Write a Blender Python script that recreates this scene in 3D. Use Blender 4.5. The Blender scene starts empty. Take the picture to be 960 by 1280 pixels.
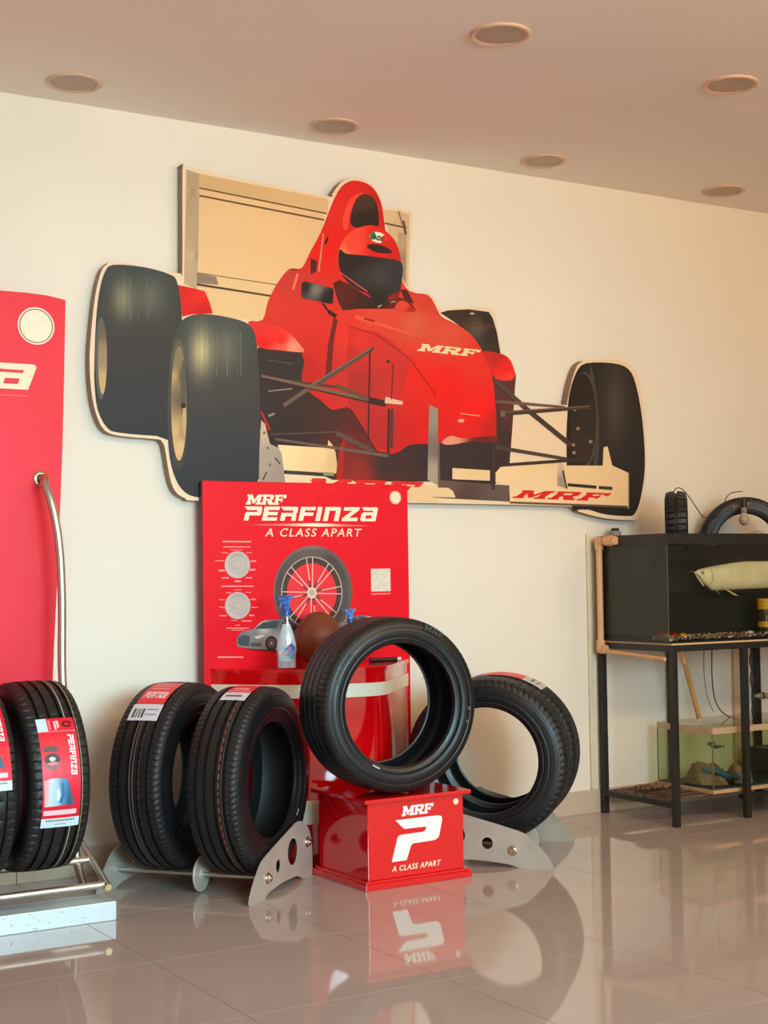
import bpy, bmesh, math, random
from mathutils import Vector, Matrix
from mathutils.geometry import delaunay_2d_cdt, tessellate_polygon
random.seed(7)
PI = math.pi
C = bpy.context.scene.collection

# ------------------------------------------------------------------ camera
CAM = Vector((0.0, -5.2, 1.08)); FPX = 1835.0
YAW, PIT, ROL = 0.54336509, 0.0424755, -0.01448588
fw = Vector((math.sin(YAW)*math.cos(PIT), math.cos(YAW)*math.cos(PIT), math.sin(PIT)))
r0 = Vector((math.cos(YAW), -math.sin(YAW), 0)); u0 = r0.cross(fw)
rt = math.cos(ROL)*r0 + math.sin(ROL)*u0; up = -math.sin(ROL)*r0 + math.cos(ROL)*u0
cd = bpy.data.cameras.new('camera'); cam = bpy.data.objects.new('camera', cd); C.objects.link(cam)
m = Matrix.Identity(4)
for i in range(3):
    m[i][0] = rt[i]; m[i][1] = up[i]; m[i][2] = -fw[i]; m[i][3] = CAM[i]
cam.matrix_world = m
cd.sensor_fit = 'HORIZONTAL'; cd.sensor_width = 36; cd.lens = FPX/960*36; cd.clip_start = .05; cd.clip_end = 100
bpy.context.scene.camera = cam
def at(px, py, y):                 # where a surveyed point of the photograph meets the upright plane at depth y (metres)
    d = fw*FPX + rt*(px-480) + up*(640-py)
    return CAM + d*((y-CAM.y)/d.y)

# ------------------------------------------------------------------ light
sc = bpy.context.scene
sc.view_settings.view_transform = 'Standard'; sc.view_settings.look = 'None'
sc.view_settings.gamma = 1; sc.view_settings.use_curve_mapping = False
sc.view_settings.exposure = 0.20
sc.cycles.transparent_max_bounces = 32
w = bpy.data.worlds.new('world'); sc.world = w; w.use_nodes = True
w.node_tree.nodes['Background'].inputs[0].default_value = (1.0, .83, .67, 1)
w.node_tree.nodes['Background'].inputs[1].default_value = 1.0
def area(name, loc, target, sx, sy, power, col):
    d = bpy.data.lights.new(name, 'AREA'); d.shape = 'RECTANGLE'; d.size = sx; d.size_y = sy; d.energy = power; d.color = col
    o = bpy.data.objects.new(name, d); C.objects.link(o); o.location = loc
    o.rotation_euler = (Vector(target)-Vector(loc)).to_track_quat('-Z', 'Y').to_euler(); return o
area('shopfront_daylight', (1.7, -7.2, 1.75), (1.7, 0, .45), 3.0, 1.5, 46, (.50, .85, 1.0)).data.spread = math.radians(62)
area('added_warm_fill', (4.1, -3.6, 2.78), (4.6, 0, 1.8), 4.6, .5, 74, (1.0, .70, .42))  # added warm fill for the upper and right wall, no real fixture

# ------------------------------------------------------------------ materials
def lin(c): return tuple(((v/255)/12.92 if v/255 <= .04045 else ((v/255+.055)/1.055)**2.4) for v in c)
MATS = {}
def mat(name, col, rough=.5, metal=0, spec=.5, noise=0, nscale=8, bump=0, bscale=60, coat=0, emit=0, stretch=None, rnoise=0):
    if name in MATS: return MATS[name]
    m = bpy.data.materials.new(name); m.use_nodes = True; nt = m.node_tree; b = nt.nodes['Principled BSDF']
    L = lin(col); b.inputs['Base Color'].default_value = (*L, 1); b.inputs['Roughness'].default_value = rough
    b.inputs['Metallic'].default_value = metal; b.inputs['Specular IOR Level'].default_value = spec
    b.inputs['Coat Weight'].default_value = coat; b.inputs['Coat Roughness'].default_value = .06
    tc = nt.nodes.new('ShaderNodeTexCoord'); mp = nt.nodes.new('ShaderNodeMapping')
    nt.links.new(tc.outputs['Object'], mp.inputs[0])
    if stretch: mp.inputs['Scale'].default_value = stretch
    n = nt.nodes.new('ShaderNodeTexNoise'); n.inputs['Scale'].default_value = nscale; n.inputs['Detail'].default_value = 6
    nt.links.new(mp.outputs[0], n.inputs[0])
    cr = nt.nodes.new('ShaderNodeValToRGB'); k = noise
    cr.color_ramp.elements[0].color = (*[v*(1-k) for v in L], 1); cr.color_ramp.elements[1].color = (*[min(1, v*(1+k)) for v in L], 1)
    cr.color_ramp.elements[0].position = .3; cr.color_ramp.elements[1].position = .7
    nt.links.new(n.outputs[0], cr.inputs[0]); nt.links.new(cr.outputs[0], b.inputs['Base Color'])
    if rnoise:
        mr = nt.nodes.new('ShaderNodeMapRange'); mr.inputs[3].default_value = max(0, rough-rnoise); mr.inputs[4].default_value = rough+rnoise
        nt.links.new(n.outputs[0], mr.inputs[0]); nt.links.new(mr.outputs[0], b.inputs['Roughness'])
    if bump:
        n2 = nt.nodes.new('ShaderNodeTexNoise'); n2.inputs['Scale'].default_value = bscale; n2.inputs['Detail'].default_value = 4
        bp = nt.nodes.new('ShaderNodeBump'); bp.inputs['Strength'].default_value = bump; bp.inputs['Distance'].default_value = .004
        nt.links.new(mp.outputs[0], n2.inputs[0]); nt.links.new(n2.outputs[0], bp.inputs['Height']); nt.links.new(bp.outputs[0], b.inputs['Normal'])
    MATS[name] = m; return m
def vmat(name, rough, coat=0, spec=.5):       # printed surface: ink colours stored on the mesh
    m = bpy.data.materials.new(name); m.use_nodes = True; nt = m.node_tree; b = nt.nodes['Principled BSDF']
    a = nt.nodes.new('ShaderNodeVertexColor'); a.layer_name = 'ink'; nt.links.new(a.outputs[0], b.inputs['Base Color'])
    b.inputs['Roughness'].default_value = rough; b.inputs['Coat Weight'].default_value = coat; b.inputs['Specular IOR Level'].default_value = spec
    return m
def glassmat(name, tint, gl=.02, ior=1.5, boost=1.0):   # thin pane: tinted see-through plus fresnel reflection
    m = bpy.data.materials.new(name); m.use_nodes = True; nt = m.node_tree; nt.nodes.clear()
    o = nt.nodes.new('ShaderNodeOutputMaterial'); mx = nt.nodes.new('ShaderNodeMixShader'); t = nt.nodes.new('ShaderNodeBsdfTransparent')
    g = nt.nodes.new('ShaderNodeBsdfGlossy'); f = nt.nodes.new('ShaderNodeFresnel'); f.inputs[0].default_value = ior
    t.inputs[0].default_value = (*tint, 1); g.inputs['Roughness'].default_value = gl
    mm = nt.nodes.new('ShaderNodeMath'); mm.operation = 'MULTIPLY'; mm.inputs[1].default_value = boost; ge = nt.nodes.new('ShaderNodeNewGeometry'); iv = nt.nodes.new('ShaderNodeMath'); iv.operation = 'SUBTRACT'; iv.inputs[0].default_value = 1; nt.links.new(ge.outputs['Backfacing'], iv.inputs[1])
    m2 = nt.nodes.new('ShaderNodeMath'); m2.operation = 'MULTIPLY'; nt.links.new(f.outputs[0], m2.inputs[0]); nt.links.new(iv.outputs[0], m2.inputs[1]); nt.links.new(m2.outputs[0], mm.inputs[0])
    nt.links.new(mm.outputs[0], mx.inputs[0]); nt.links.new(t.outputs[0], mx.inputs[1]); nt.links.new(g.outputs[0], mx.inputs[2]); nt.links.new(mx.outputs[0], o.inputs[0])
    return m
M_wall = mat('wall_paint', (240, 230, 212), .75, noise=.03, nscale=1.2, bump=.15, bscale=25)
M_ceil = mat('ceiling_paint', (250, 238, 228), .8, noise=.04, nscale=.7)
M_tile = mat('floor_tile_glaze', (188, 172, 163), .05, spec=.6, noise=.05, nscale=1.6, rnoise=.015, stretch=(1, 2.5, 1))
M_grout = mat('tile_grout', (96, 74, 62), .8)
M_skirt = mat('skirting_tile', (206, 184, 160), .25, noise=.05, nscale=5)
M_rub = mat('tyre_rubber', (23, 22, 22), .5, spec=.5, noise=.2, nscale=20, bump=.1, bscale=300)
M_rubs = mat('tyre_sidewall_rubber', (19, 22, 25), .36, spec=.5, noise=.2, nscale=14, bump=.08, bscale=200, rnoise=.1)
M_rubi = mat('tyre_inner_rubber', (10, 11, 12), .6, noise=.2, nscale=30)
M_red = mat('red_panel_paint', (236, 10, 34), .35, spec=.25, noise=.03, nscale=3)
M_redg = mat('glossy_red_lacquer', (222, 3, 12), .1, noise=.03, nscale=4, coat=.8)
M_pink = mat('red_banner_sheet', (240, 30, 52), .42, spec=.3, noise=.03, nscale=2)
M_cream = mat('cream_vinyl', (246, 226, 196), .35, noise=.02)
M_white = mat('white_vinyl', (246, 243, 232), .4, noise=.02)
M_steel = mat('brushed_steel', (206, 202, 194), .4, metal=1, noise=.08, nscale=30, stretch=(1, 12, 1), rnoise=.08)
M_plate = mat('steel_plate', (196, 186, 172), .45, metal=.35, noise=.08, nscale=12, rnoise=.1)
M_alu = mat('pale_aluminium', (212, 226, 230), .4, metal=.3, noise=.05, nscale=10)
M_bolt = mat('bolt_metal', (205, 198, 186), .25, metal=1, noise=.1, nscale=40)
M_black = mat('black_paint', (32, 30, 26), .45, noise=.2, nscale=25)
M_tankb = mat('black_tank_panel', (30, 32, 26), .35, noise=.15, nscale=6)
M_pvc = mat('peach_pvc_pipe', (226, 172, 122), .4, noise=.07, nscale=20)
M_board = mat('cutout_edge', (146, 116, 94), .6, noise=.1, nscale=10)
M_trim = mat('lamp_trim', (216, 182, 156), .4, noise=.03)
M_lens = mat('lamp_lens', (178, 148, 128), .35, noise=.05, nscale=40)
V_print = vmat('printed_vinyl', .5, spec=.2); V_panel = vmat('panel_ink', .35); V_label = vmat('label_ink', .4)

# ------------------------------------------------------------------ object helpers
def link(name, me, mats=None, parent=None, smooth=False):
    o = bpy.data.objects.new(name, me); C.objects.link(o)
    if mats is not None:
        for k in (mats if isinstance(mats, (list, tuple)) else [mats]): me.materials.append(k)
    if parent: o.parent = parent
    if smooth:
        me.shade_smooth()
        try: me.set_sharp_from_angle(angle=math.radians(38))
        except Exception: pass
    return o
def obj(name, bm, mats=None, parent=None, smooth=False):
    bmesh.ops.recalc_face_normals(bm, faces=bm.faces[:])
    me = bpy.data.meshes.new(name); bm.to_mesh(me); bm.free(); return link(name, me, mats, parent, smooth)
def root(name, label, cat, loc=(0, 0, 0), rz=0, group=None):
    o = bpy.data.objects.new(name, None); C.objects.link(o); o.location = loc; o.rotation_euler = (0, 0, rz); o.empty_display_size = .1
    return tag(o, label, cat, group)
def tag(o, label, cat, group=None):
    o['label'] = label; o['category'] = cat
    if group: o['group'] = group
    return o
def struct(o): o['kind'] = 'structure'; return o
def box(bm, x0, x1, y0, y1, z0, z1, bev=0):
    r = bmesh.ops.create_cube(bm, size=1)
    for v in r['verts']:
        v.co = Vector(((x0+x1)/2+v.co.x*(x1-x0), (y0+y1)/2+v.co.y*(y1-y0), (z0+z1)/2+v.co.z*(z1-z0)))
    if bev:
        es = list({e for v in r['verts'] for e in v.link_edges})
        bmesh.ops.bevel(bm, geom=es, offset=bev, segments=2, affect='EDGES', profile=.5)
    return bm
def boxo(name, dims, m, parent=None, bev=0):
    return obj(name, box(bmesh.new(), *dims, bev), m, parent)
def tube(bm, pts, rad, seg=12, caps=True):
    pts = [Vector(p) for p in pts]; rings = []; n = len(pts)
    t0 = (pts[1]-pts[0]).normalized(); a = t0.orthogonal().normalized()
    for i, p in enumerate(pts):
        t = (pts[min(i+1, n-1)]-pts[max(i-1, 0)]).normalized()
        a = (a - t*a.dot(t)).normalized(); b = t.cross(a)
        rr = rad[i] if isinstance(rad, (list, tuple)) else rad
        rings.append([bm.verts.new(p+a*rr*math.cos(2*PI*k/seg)+b*rr*math.sin(2*PI*k/seg)) for k in range(seg)])
    for i in range(n-1):
        for k in range(seg): bm.faces.new((rings[i][k], rings[i][(k+1) % seg], rings[i+1][(k+1) % seg], rings[i+1][k]))
    if caps: bm.faces.new(rings[0][::-1]); bm.faces.new(rings[-1])
    return bm
def tubeo(name, pts, rad, m, parent=None, seg=14): return obj(name, tube(bmesh.new(), pts, rad, seg), m, parent, True)
def spline(ps, n=8):
    ps = [Vector(p) for p in ps]; out = []
    for i in range(len(ps)-1):
        a, b, c, d = ps[max(i-1, 0)], ps[i], ps[i+1], ps[min(i+2, len(ps)-1)]
        for k in range(n):
            t = k/n; out.append(.5*((2*b)+(c-a)*t+(2*a-5*b+4*c-d)*t*t+(3*b-a-3*c+d)*t**3))
    return out+[ps[-1]]
def lathe(bm, prof, seg=32, axis='Z', M=Matrix.Identity(4), close=False):
    rings = []
    for (r, h) in prof:
        ring = []
        for k in range(seg):
            c, s = math.cos(2*PI*k/seg), math.sin(2*PI*k/seg)
            p = Vector((r*c, r*s, h)) if axis == 'Z' else (Vector((h, r*c, r*s)) if axis == 'X' else Vector((r*s, h, r*c)))
            ring.append(bm.verts.new(M @ p))
        rings.append(ring)
    n = len(rings)
    for i in range(n if close else n-1):
        a, b = rings[i], rings[(i+1) % n]
        for k in range(seg): bm.faces.new((a[k], a[(k+1) % seg], b[(k+1) % seg], b[k]))
    if not close:
        if prof[0][0] > 1e-5: bm.faces.new(rings[0][::-1])
        if prof[-1][0] > 1e-5: bm.faces.new(rings[-1])
    bmesh.ops.remove_doubles(bm, verts=bm.verts[:], dist=1e-6)
    return bm
def prism(bm, poly, holes, f, g):      # poly and holes in 2D; f maps to the near face, g to the far face
    loops = [poly]+list(holes); flat = [p for l in loops for p in l]
    tris = tessellate_polygon([[Vector((p[0], p[1], 0)) for p in l] for l in loops])
    A = [bm.verts.new(f(*p)) for p in flat]; B = [bm.verts.new(g(*p)) for p in flat]
    for t in tris:
        try: bm.faces.new([A[i] for i in t]); bm.faces.new([B[i] for i in reversed(t)])
        except ValueError: pass
    o = 0
    for l in loops:
        for k in range(len(l)):
            i, j = o+k, o+(k+1) % len(l); bm.faces.new((A[i], A[j], B[j], B[i]))
        o += len(l)
    return bm
def rnd(poly, n=4):                    # soften a hand-set outline with a closed spline
    P = [Vector((p[0], p[1])) for p in poly]; N = len(P); out = []
    for i in range(N):
        a, b, c, d = P[i-1], P[i], P[(i+1) % N], P[(i+2) % N]
        for k in range(n):
            t = k/n; q = .5*((2*b)+(c-a)*t+(2*a-5*b+4*c-d)*t*t+(3*b-a-3*c+d)*t**3); out.append((q.x, q.y))
    return out

# ------------------------------------------------------------------ flat ink (printed colour areas lying on a board)
class Ink:
    """collects flat coloured areas; coordinates in the plane of the board, colours stored per vertex"""
    def __init__(s, pos, base=0, tone=(1, 1, 1)): s.v = []; s.f = []; s.c = []; s.pos = pos; s.k = base; s.tone = tone
    def lv(s, l): s.k += .03; return l+s.k
    def area(s, poly, cols, lvl, step=None, power=2.5):
        # cols: one rgb or a list of (x, y, rgb) samples blended by distance
        lvl = s.lv(lvl)
        fn = callable(cols); single = (not fn) and not isinstance(cols[0], (tuple, list))
        pts = [Vector((p[0], p[1])) for p in poly]; n = len(pts)
        if single:
            vs = pts; tr = tessellate_polygon([[Vector((p.x, p.y, 0)) for p in pts]])
        else:
            xs = [p.x for p in pts]; ys = [p.y for p in pts]; st = step or max(2.5, min(max(xs)-min(xs), max(ys)-min(ys))/9)
            bnd = []
            for i in range(n):
                a, b = pts[i], pts[(i+1) % n]; kk = max(1, int((b-a).length/st/1.2))
                bnd += [a+(b-a)*(q/kk) for q in range(kk)]
            nb = len(bnd); ins = []
            y = min(ys)+st/2
            while y < max(ys):
                x = min(xs)+st/2
                while x < max(xs):
                    c = False; j = nb-1
                    for i in range(nb):
                        if (bnd[i].y > y) != (bnd[j].y > y) and x < (bnd[j].x-bnd[i].x)*(y-bnd[i].y)/(bnd[j].y-bnd[i].y)+bnd[i].x: c = not c
                        j = i
                    if c: ins.append(Vector((x, y)))
                    x += st
                y += st
            r = delaunay_2d_cdt(bnd+ins, [(i, (i+1) % nb) for i in range(nb)], [], 1, 1e-5)
            vs, tr = r[0], r[2]
        b0 = len(s.v)
        for p in vs:
            s.v.append(s.pos(p[0], p[1], lvl))
            if single: col = lin(cols)
            elif fn: col = lin([max(0, c) for c in cols(p[0], p[1])])
            else:
                W = 0; A = [0, 0, 0]
                for (cx, cy, cc) in cols:
                    ww = 1/((p[0]-cx)**2+(p[1]-cy)**2+4)**(power/2); W += ww
                    for i in range(3): A[i] += ww*cc[i]
                col = lin([a/W*t for a, t in zip(A, s.tone)])
            s.c.append((*col, 1))
        s.f += [tuple(b0+i for i in t) for t in tr]
    def line(s, a, b, wd, col, lvl, wd2=None):
        a = Vector(a); b = Vector(b); d = (b-a).normalized(); n = Vector((-d.y, d.x)); w2 = wd2 or wd
        s.area([a+n*wd/2, b+n*w2/2, b-n*w2/2, a-n*wd/2], col, lvl)
    def ell(s, cx, cy, rx, ry, cols, lvl, n=32, rot=0, a0=0, a1=360):
        P = []
        full = abs(a1-a0) >= 360
        for k in range(n if full else n+1):
            t = math.radians(a0+(a1-a0)*k/n); x, y = rx*math.cos(t), ry*math.sin(t)
            P.append((cx+x*math.cos(rot)-y*math.sin(rot), cy+x*math.sin(rot)+y*math.cos(rot)))
        s.area(P, cols, lvl)
    def glyph(s, loops, f, col, lvl):
        lvl = s.lv(lvl)
        flat = [f(*p) for l in loops for p in l]
        tr = tessellate_polygon([[Vector((*f(*p), 0)) for p in l] for l in loops]); b0 = len(s.v)
        for p in flat: s.v.append(s.pos(p[0], p[1], lvl)); s.c.append((*lin(col), 1))
        s.f += [tuple(b0+i for i in t) for t in tr]
    def build(s, name, m, parent):
        me = bpy.data.meshes.new(name); me.from_pydata([tuple(v) for v in s.v], [], s.f)
        at_ = me.color_attributes.new('ink', 'FLOAT_COLOR', 'POINT')
        at_.data.foreach_set('color', [x for c in s.c for x in c])
        return link(name, me, m, parent)

G = {
 'M': ([[(0,0),(.52,0),(.52,.2),(.42,.2),(.42,.6),(.66,.12),(.84,.12),(1.07,.6),(1.07,.2),(.97,.2),(.97,0),(1.5,0),(1.5,.2),(1.41,.2),(1.41,.8),(1.5,.8),(1.5,1),(1.04,1),(.76,.5),(.48,1),(0,1),(0,.8),(.1,.8),(.1,.2),(0,.2)]], 1.5),
 'R': ([[(0,0),(.5,0),(.5,.2),(.42,.2),(.42,.38),(.55,.38),(.77,0),(1.25,0),(1.25,.2),(1.12,.2),(.98,.43),(1.14,.55),(1.14,.88),(1.02,1),(0,1),(0,.8),(.1,.8),(.1,.2),(0,.2)],[(.42,.58),(.8,.58),(.8,.8),(.42,.8)]], 1.22),
 'F': ([[(0,0),(.54,0),(.54,.2),(.42,.2),(.42,.4),(.68,.4),(.68,.3),(.84,.3),(.84,.7),(.68,.7),(.68,.6),(.42,.6),(.42,.8),(.92,.8),(.92,.66),(1.14,.66),(1.14,1),(0,1),(0,.8),(.1,.8),(.1,.2),(0,.2)]], 1.14)}
H = {
 'P': ([[(0,0),(.36,0),(.36,.36),(1.15,.36),(1.25,.46),(1.25,.9),(1.15,1),(-.14,1),(.12,.74),(.9,.74),(.9,.6),(.1,.6),(0,.5)]], 1.3),
 'E': ([[(0,0),(1.15,0),(1.15,.24),(.36,.24),(.36,.39),(1.1,.39),(1.1,.62),(.36,.62),(.36,.76),(1.2,.76),(1.2,1),(0,1)]], 1.3),
 'R': ([[(0,0),(.36,0),(.36,.32),(.85,.32),(.85,0),(1.2,0),(1.2,.36),(1.12,.46),(1.22,.58),(1.22,.9),(1.12,1),(-.14,1),(.12,.74),(.87,.74),(.87,.56),(0,.56)]], 1.32),
 'F': ([[(0,0),(.36,0),(.36,.36),(1.05,.36),(1.05,.6),(.36,.6),(.36,.76),(1.15,.76),(1.15,1),(0,1)]], 1.2),
 'I': ([[(0,0),(.36,0),(.36,1),(0,1)]], .5),
 'N': ([[(0,0),(.36,0),(.36,.74),(.84,.74),(.84,0),(1.2,0),(1.2,.9),(1.1,1),(0,1)]], 1.34),
 'Z': ([[(0,0),(1.2,0),(1.2,.25),(.52,.25),(1.2,.8),(1.2,1),(0,1),(0,.75),(.66,.75),(0,.2)]], 1.32),
 'A': ([[(0,.1),(.1,0),(1.2,0),(1.2,.9),(1.1,1),(-.06,1),(.14,.76),(.85,.76),(.85,.64),(.14,.64),(0,.5)],[(.37,.2),(.82,.2),(.82,.42),(.37,.42)]], 1.25)}
PLOGO = [(.08,1),(.9,1),(.955,.985),(.985,.95),(.995,.9),(.93,.5),(.9,.44),(.84,.4),(.42,.385),(.375,.35),(.285,0),(0,0),(.115,.57),(.135,.61),(.17,.63),(.6,.64),(.65,.66),(.675,.73),(.66,.76),(.26,.765),(.235,.78)]
def word(ink, text, font, f, col, lvl, gap=.1, shear=.22):
    # f maps word units (letter height 1) to the board plane
    x = 0
    for ch in text:
        loops, wd = font[ch]; ink.glyph(loops, (lambda a, b, x=x: f(x+a+shear*b, b)), col, lvl); x += wd+gap
def wlen(text, font, gap=.1): return sum(font[c][1]+gap for c in text)-gap
def text_mesh(name, body, size, m, parent, loc, rot, width=None, shear=.25, offset=0, depth=.0006, align='LEFT', space=1):
    cu = bpy.data.curves.new(name, 'FONT'); cu.body = body; cu.size = size; cu.shear = shear; cu.offset = offset; cu.extrude = depth
    cu.align_x = align; cu.space_character = space; cu.resolution_u = 3
    t = bpy.data.objects.new(name+'_curve', cu); C.objects.link(t)
    me = bpy.data.meshes.new_from_object(t.evaluated_get(bpy.context.evaluated_depsgraph_get()))
    bpy.data.objects.remove(t)
    if width:
        xs = [v.co.x for v in me.vertices]; k = width/(max(xs)-min(xs)); mn = min(xs)
        for v in me.vertices: v.co.x = (v.co.x-mn)*k
    me.name = name; me.materials.clear(); o = link(name, me, m, parent); o.location = loc; o.rotation_euler = rot; return o

# ------------------------------------------------------------------ room shell
CH = 2.847; X0, X1, Y0 = -1.5, 7.5, -6.6
boxo('wall_back', (X0-.15, X1+.15, 0, .15, -.1, CH+.1), M_wall); struct(bpy.data.objects['wall_back'])
struct(boxo('wall_left', (X0-.15, X0, Y0, 0, -.1, CH+.1), M_wall))
struct(boxo('added_wall_right', (X1, X1+.15, Y0, 0, -.1, CH+.1), mat('reflection_wall_grey', (150, 146, 140), .7, noise=.12, nscale=1.5)))  # unseen wall added for a grey reflection in the aquarium glass
struct(boxo('reflection_dado', (X1-.03, X1, Y0, -.02, .0, .92), mat('reflection_dado_dark', (38, 34, 32), .3, noise=.2)))  # unseen dark band added so the tank glass reflects a dark lower half
struct(boxo('ceiling', (X0, X1, Y0, 0, CH, CH+.1), M_ceil))
floor = struct(boxo('floor', (X0, X1, Y0, 0, -.1, -.008), M_grout))
JX, JY, TX, TY = 1.588, -1.275, .5905, .61
tm = bpy.data.meshes.new('tile')
tb = bmesh.new(); box(tb, 0, TX-.002, 0, TY-.002, -.008, 0); tb.to_mesh(tm); tb.free(); tm.materials.append(M_tile)
i0 = math.ceil((X0-JX)/TX); i1 = math.floor((X1-JX)/TX)
for j in range(-8, 2):
    for i in range(i0, i1):
        y = JY+j*TY
        o = bpy.data.objects.new('tile', tm); C.objects.link(o); o.parent = floor
        o.location = (JX+i*TX+.0015, y+.0015, 0)
# last course, cut against the wall
yc = JY+2*TY
tm2 = bpy.data.meshes.new('cut_tile'); tb = bmesh.new(); box(tb, 0, TX-.002, 0, -yc-.0005, -.008, 0); tb.to_mesh(tm2); tb.free(); tm2.materials.append(M_tile)
for i in range(i0, i1):
    o = bpy.data.objects.new('tile', tm2); C.objects.link(o); o.parent = floor; o.location = (JX+i*TX+.0015, yc+.0015, 0)
sk = bpy.data.objects.new('baseboard_back', None); C.objects.link(sk); struct(sk)
for i in range(i0, i1):
    boxo('skirting_tile', (JX+i*TX+.001, JX+(i+1)*TX-.001, -.011, 0, 0, .104), M_skirt, sk, .0015)
# small cable trunking running up the wall behind the aquarium
p = at(742, 900, -.02); struct(boxo('trim_1', (p.x-.011, p.x+.011, -.014, 0, .104, 1.25), mat('cream_trunking', (226, 212, 180), .5, noise=.04), None, .004))
p = at(921, 850, -.02); struct(boxo('trim_2', (p.x-.016, p.x+.016, -.024, 0, .104, 1.0), mat('tan_trunking', (222, 186, 150), .5, noise=.04), None, .004))

# ------------------------------------------------------------------ recessed ceiling lamps
names = [(1.74, -.226, 'leftmost recessed round ceiling lamp above the red banner stand'),
 (2.80, -.226, 'recessed round ceiling lamp above the rear wing of the car cut-out, between two others'),
 (3.83, -.226, 'recessed round ceiling lamp nearest the wall, right of the racing car air intake'),
 (4.88, -.226, 'farthest recessed round ceiling lamp, above the black aquarium'),
 (2.80, -1.345, 'recessed round ceiling lamp at top centre, the largest in the photo'),
 (3.83, -1.345, 'recessed round ceiling lamp near the right edge, out from the wall')]
for x, y, lb in names:
    t = root('ceiling_lamp', lb, 'ceiling lamp', (x, y, CH), 0, 'recessed ceiling lamps')
    R = .1
    obj('trim_ring', lathe(bmesh.new(), [(R, 0), (R, -.006), (R-.006, -.009), (R-.018, -.004), (R-.018, .0)], 48), M_trim, t, True)
    obj('lens', lathe(bmesh.new(), [(R-.019, -.0005), (R-.019, -.003), (0, -.0045)], 40), M_lens, t, True)
    a = random.random()
    for k in (0, PI):
        b = bmesh.new(); box(b, R-.014, R-.006, -.008, .008, -.0095, -.006); o = obj('clip', b, M_trim, t); o.rotation_euler = (0, 0, a+k)
    if False:
        b = bmesh.new()
        lathe(b, [(R+.008, 0), (R+.008, -.003), (R, -.004)], 40); obj('rim_shadow_gap', b, M_black, t, True)

# ------------------------------------------------------------------ racing car cut-out on the wall
YB = -.05
cut = root('racing_car_cutout', 'large printed cut-out of a red racing car with helmeted driver, mounted on the wall', 'wall art', (0, 0, 0))
OUT = [(234,208),(320,227),(407,245),(415,243),(421,234),(429,226),(439,222),(451,223),(463,230),(473,241),(481,259),(490,261),(500,260),(515,265),(515,280),(513,359),(535,366),(544,374),(552,385),(576,384),(611,385),(617,390),(621,400),(628,440),(640,452),(645,470),(645,498),(703,506),(709,502),(713,482),(720,460),(726,453),(735,450),(770,450),(788,456),(798,473),(805,515),(808,570),(806,612),(801,640),(796,648),(788,650),(757,648),(722,639),(712,633),(540,629),(400,627),(250,626),(232,623),(219,614),(212,595),(206,560),(202,552),(196,549),(152,545),(131,538),(120,517),(114,487),(112,450),(114,415),(119,370),(126,341),(133,331),(147,327),(218,341),(225,340),(228,336),(228,215),(230,209)]
def onb(px, py, l=0):
    p = at(px, py, YB); return Vector((p.x, YB-.0004-.00018*l, p.z))
bm = prism(bmesh.new(), rnd(OUT, 3), [], lambda a, b: onb(a, b, -2), lambda a, b: onb(a, b)+Vector((0, .044, 0)))
board = obj('board', bm, [M_board, mat('cutout_cream_face', (240, 212, 176), .45)], cut)
for f in board.data.polygons:
    if abs(f.normal.y) > .9: f.material_index = 1
CR = (243, 210, 162)
# rear wing
k = Ink(onb)
k.area([(234,213),(249,217),(320,231),(409,248),(400,300),(380,345),(335,380),(330,402),(266,394),(246,380),(246,362),(230,356)], [(250,230,(232,190,140)),(330,300,(243,197,138)),(270,300,(240,196,142)),(300,380,(240,200,145)),(390,260,(236,192,140))], 1)
k.area([(233,212),(249,217),(248,300),(246,362),(230,354)], [(234,240,(196,166,132)),(241,240,(170,142,114)),(248,240,(200,168,132)),(234,330,(200,172,138)),(240,320,(214,184,146)),(247,320,(166,136,110))], 2, 3)
k.area([(249,217),(411,250),(409,268),(249,236)], [(260,225,(218,176,122)),(400,255,(226,184,130))], 2)
k.line((249,235), (408,267), 1.8, (110,76,48), 3); k.line((249,244.5), (405,275), 2.2, (112,76,48), 3, 2.2)
k.area([(246,341),(270,346),(273,356),(246,354)], (150,124,106), 3); k.line((246,341), (346,356), 1.2, (140,108,80), 4); k.line((246,355.5), (345,371), 3, (92,66,50), 4, 2.4)
k.area([(478,262),(500,264),(512,268),(510,360),(498,345),(486,292)], [(485,268,(226,190,142)),(505,275,(214,178,134)),(500,340,(222,188,146))], 1)
k.area([(497,290),(508,292),(507,356),(499,340)], [(500,300,(190,158,128)),(505,330,(164,136,112))], 2)
k.line((481,279), (508,285), 2, (100,70,50), 3); k.line((504,276), (507,293), 3, (96,76,62), 3); k.line((498,264), (503,281), 1.5, (120,90,70), 3)
k.build('rear_wing', V_print, cut)
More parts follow.
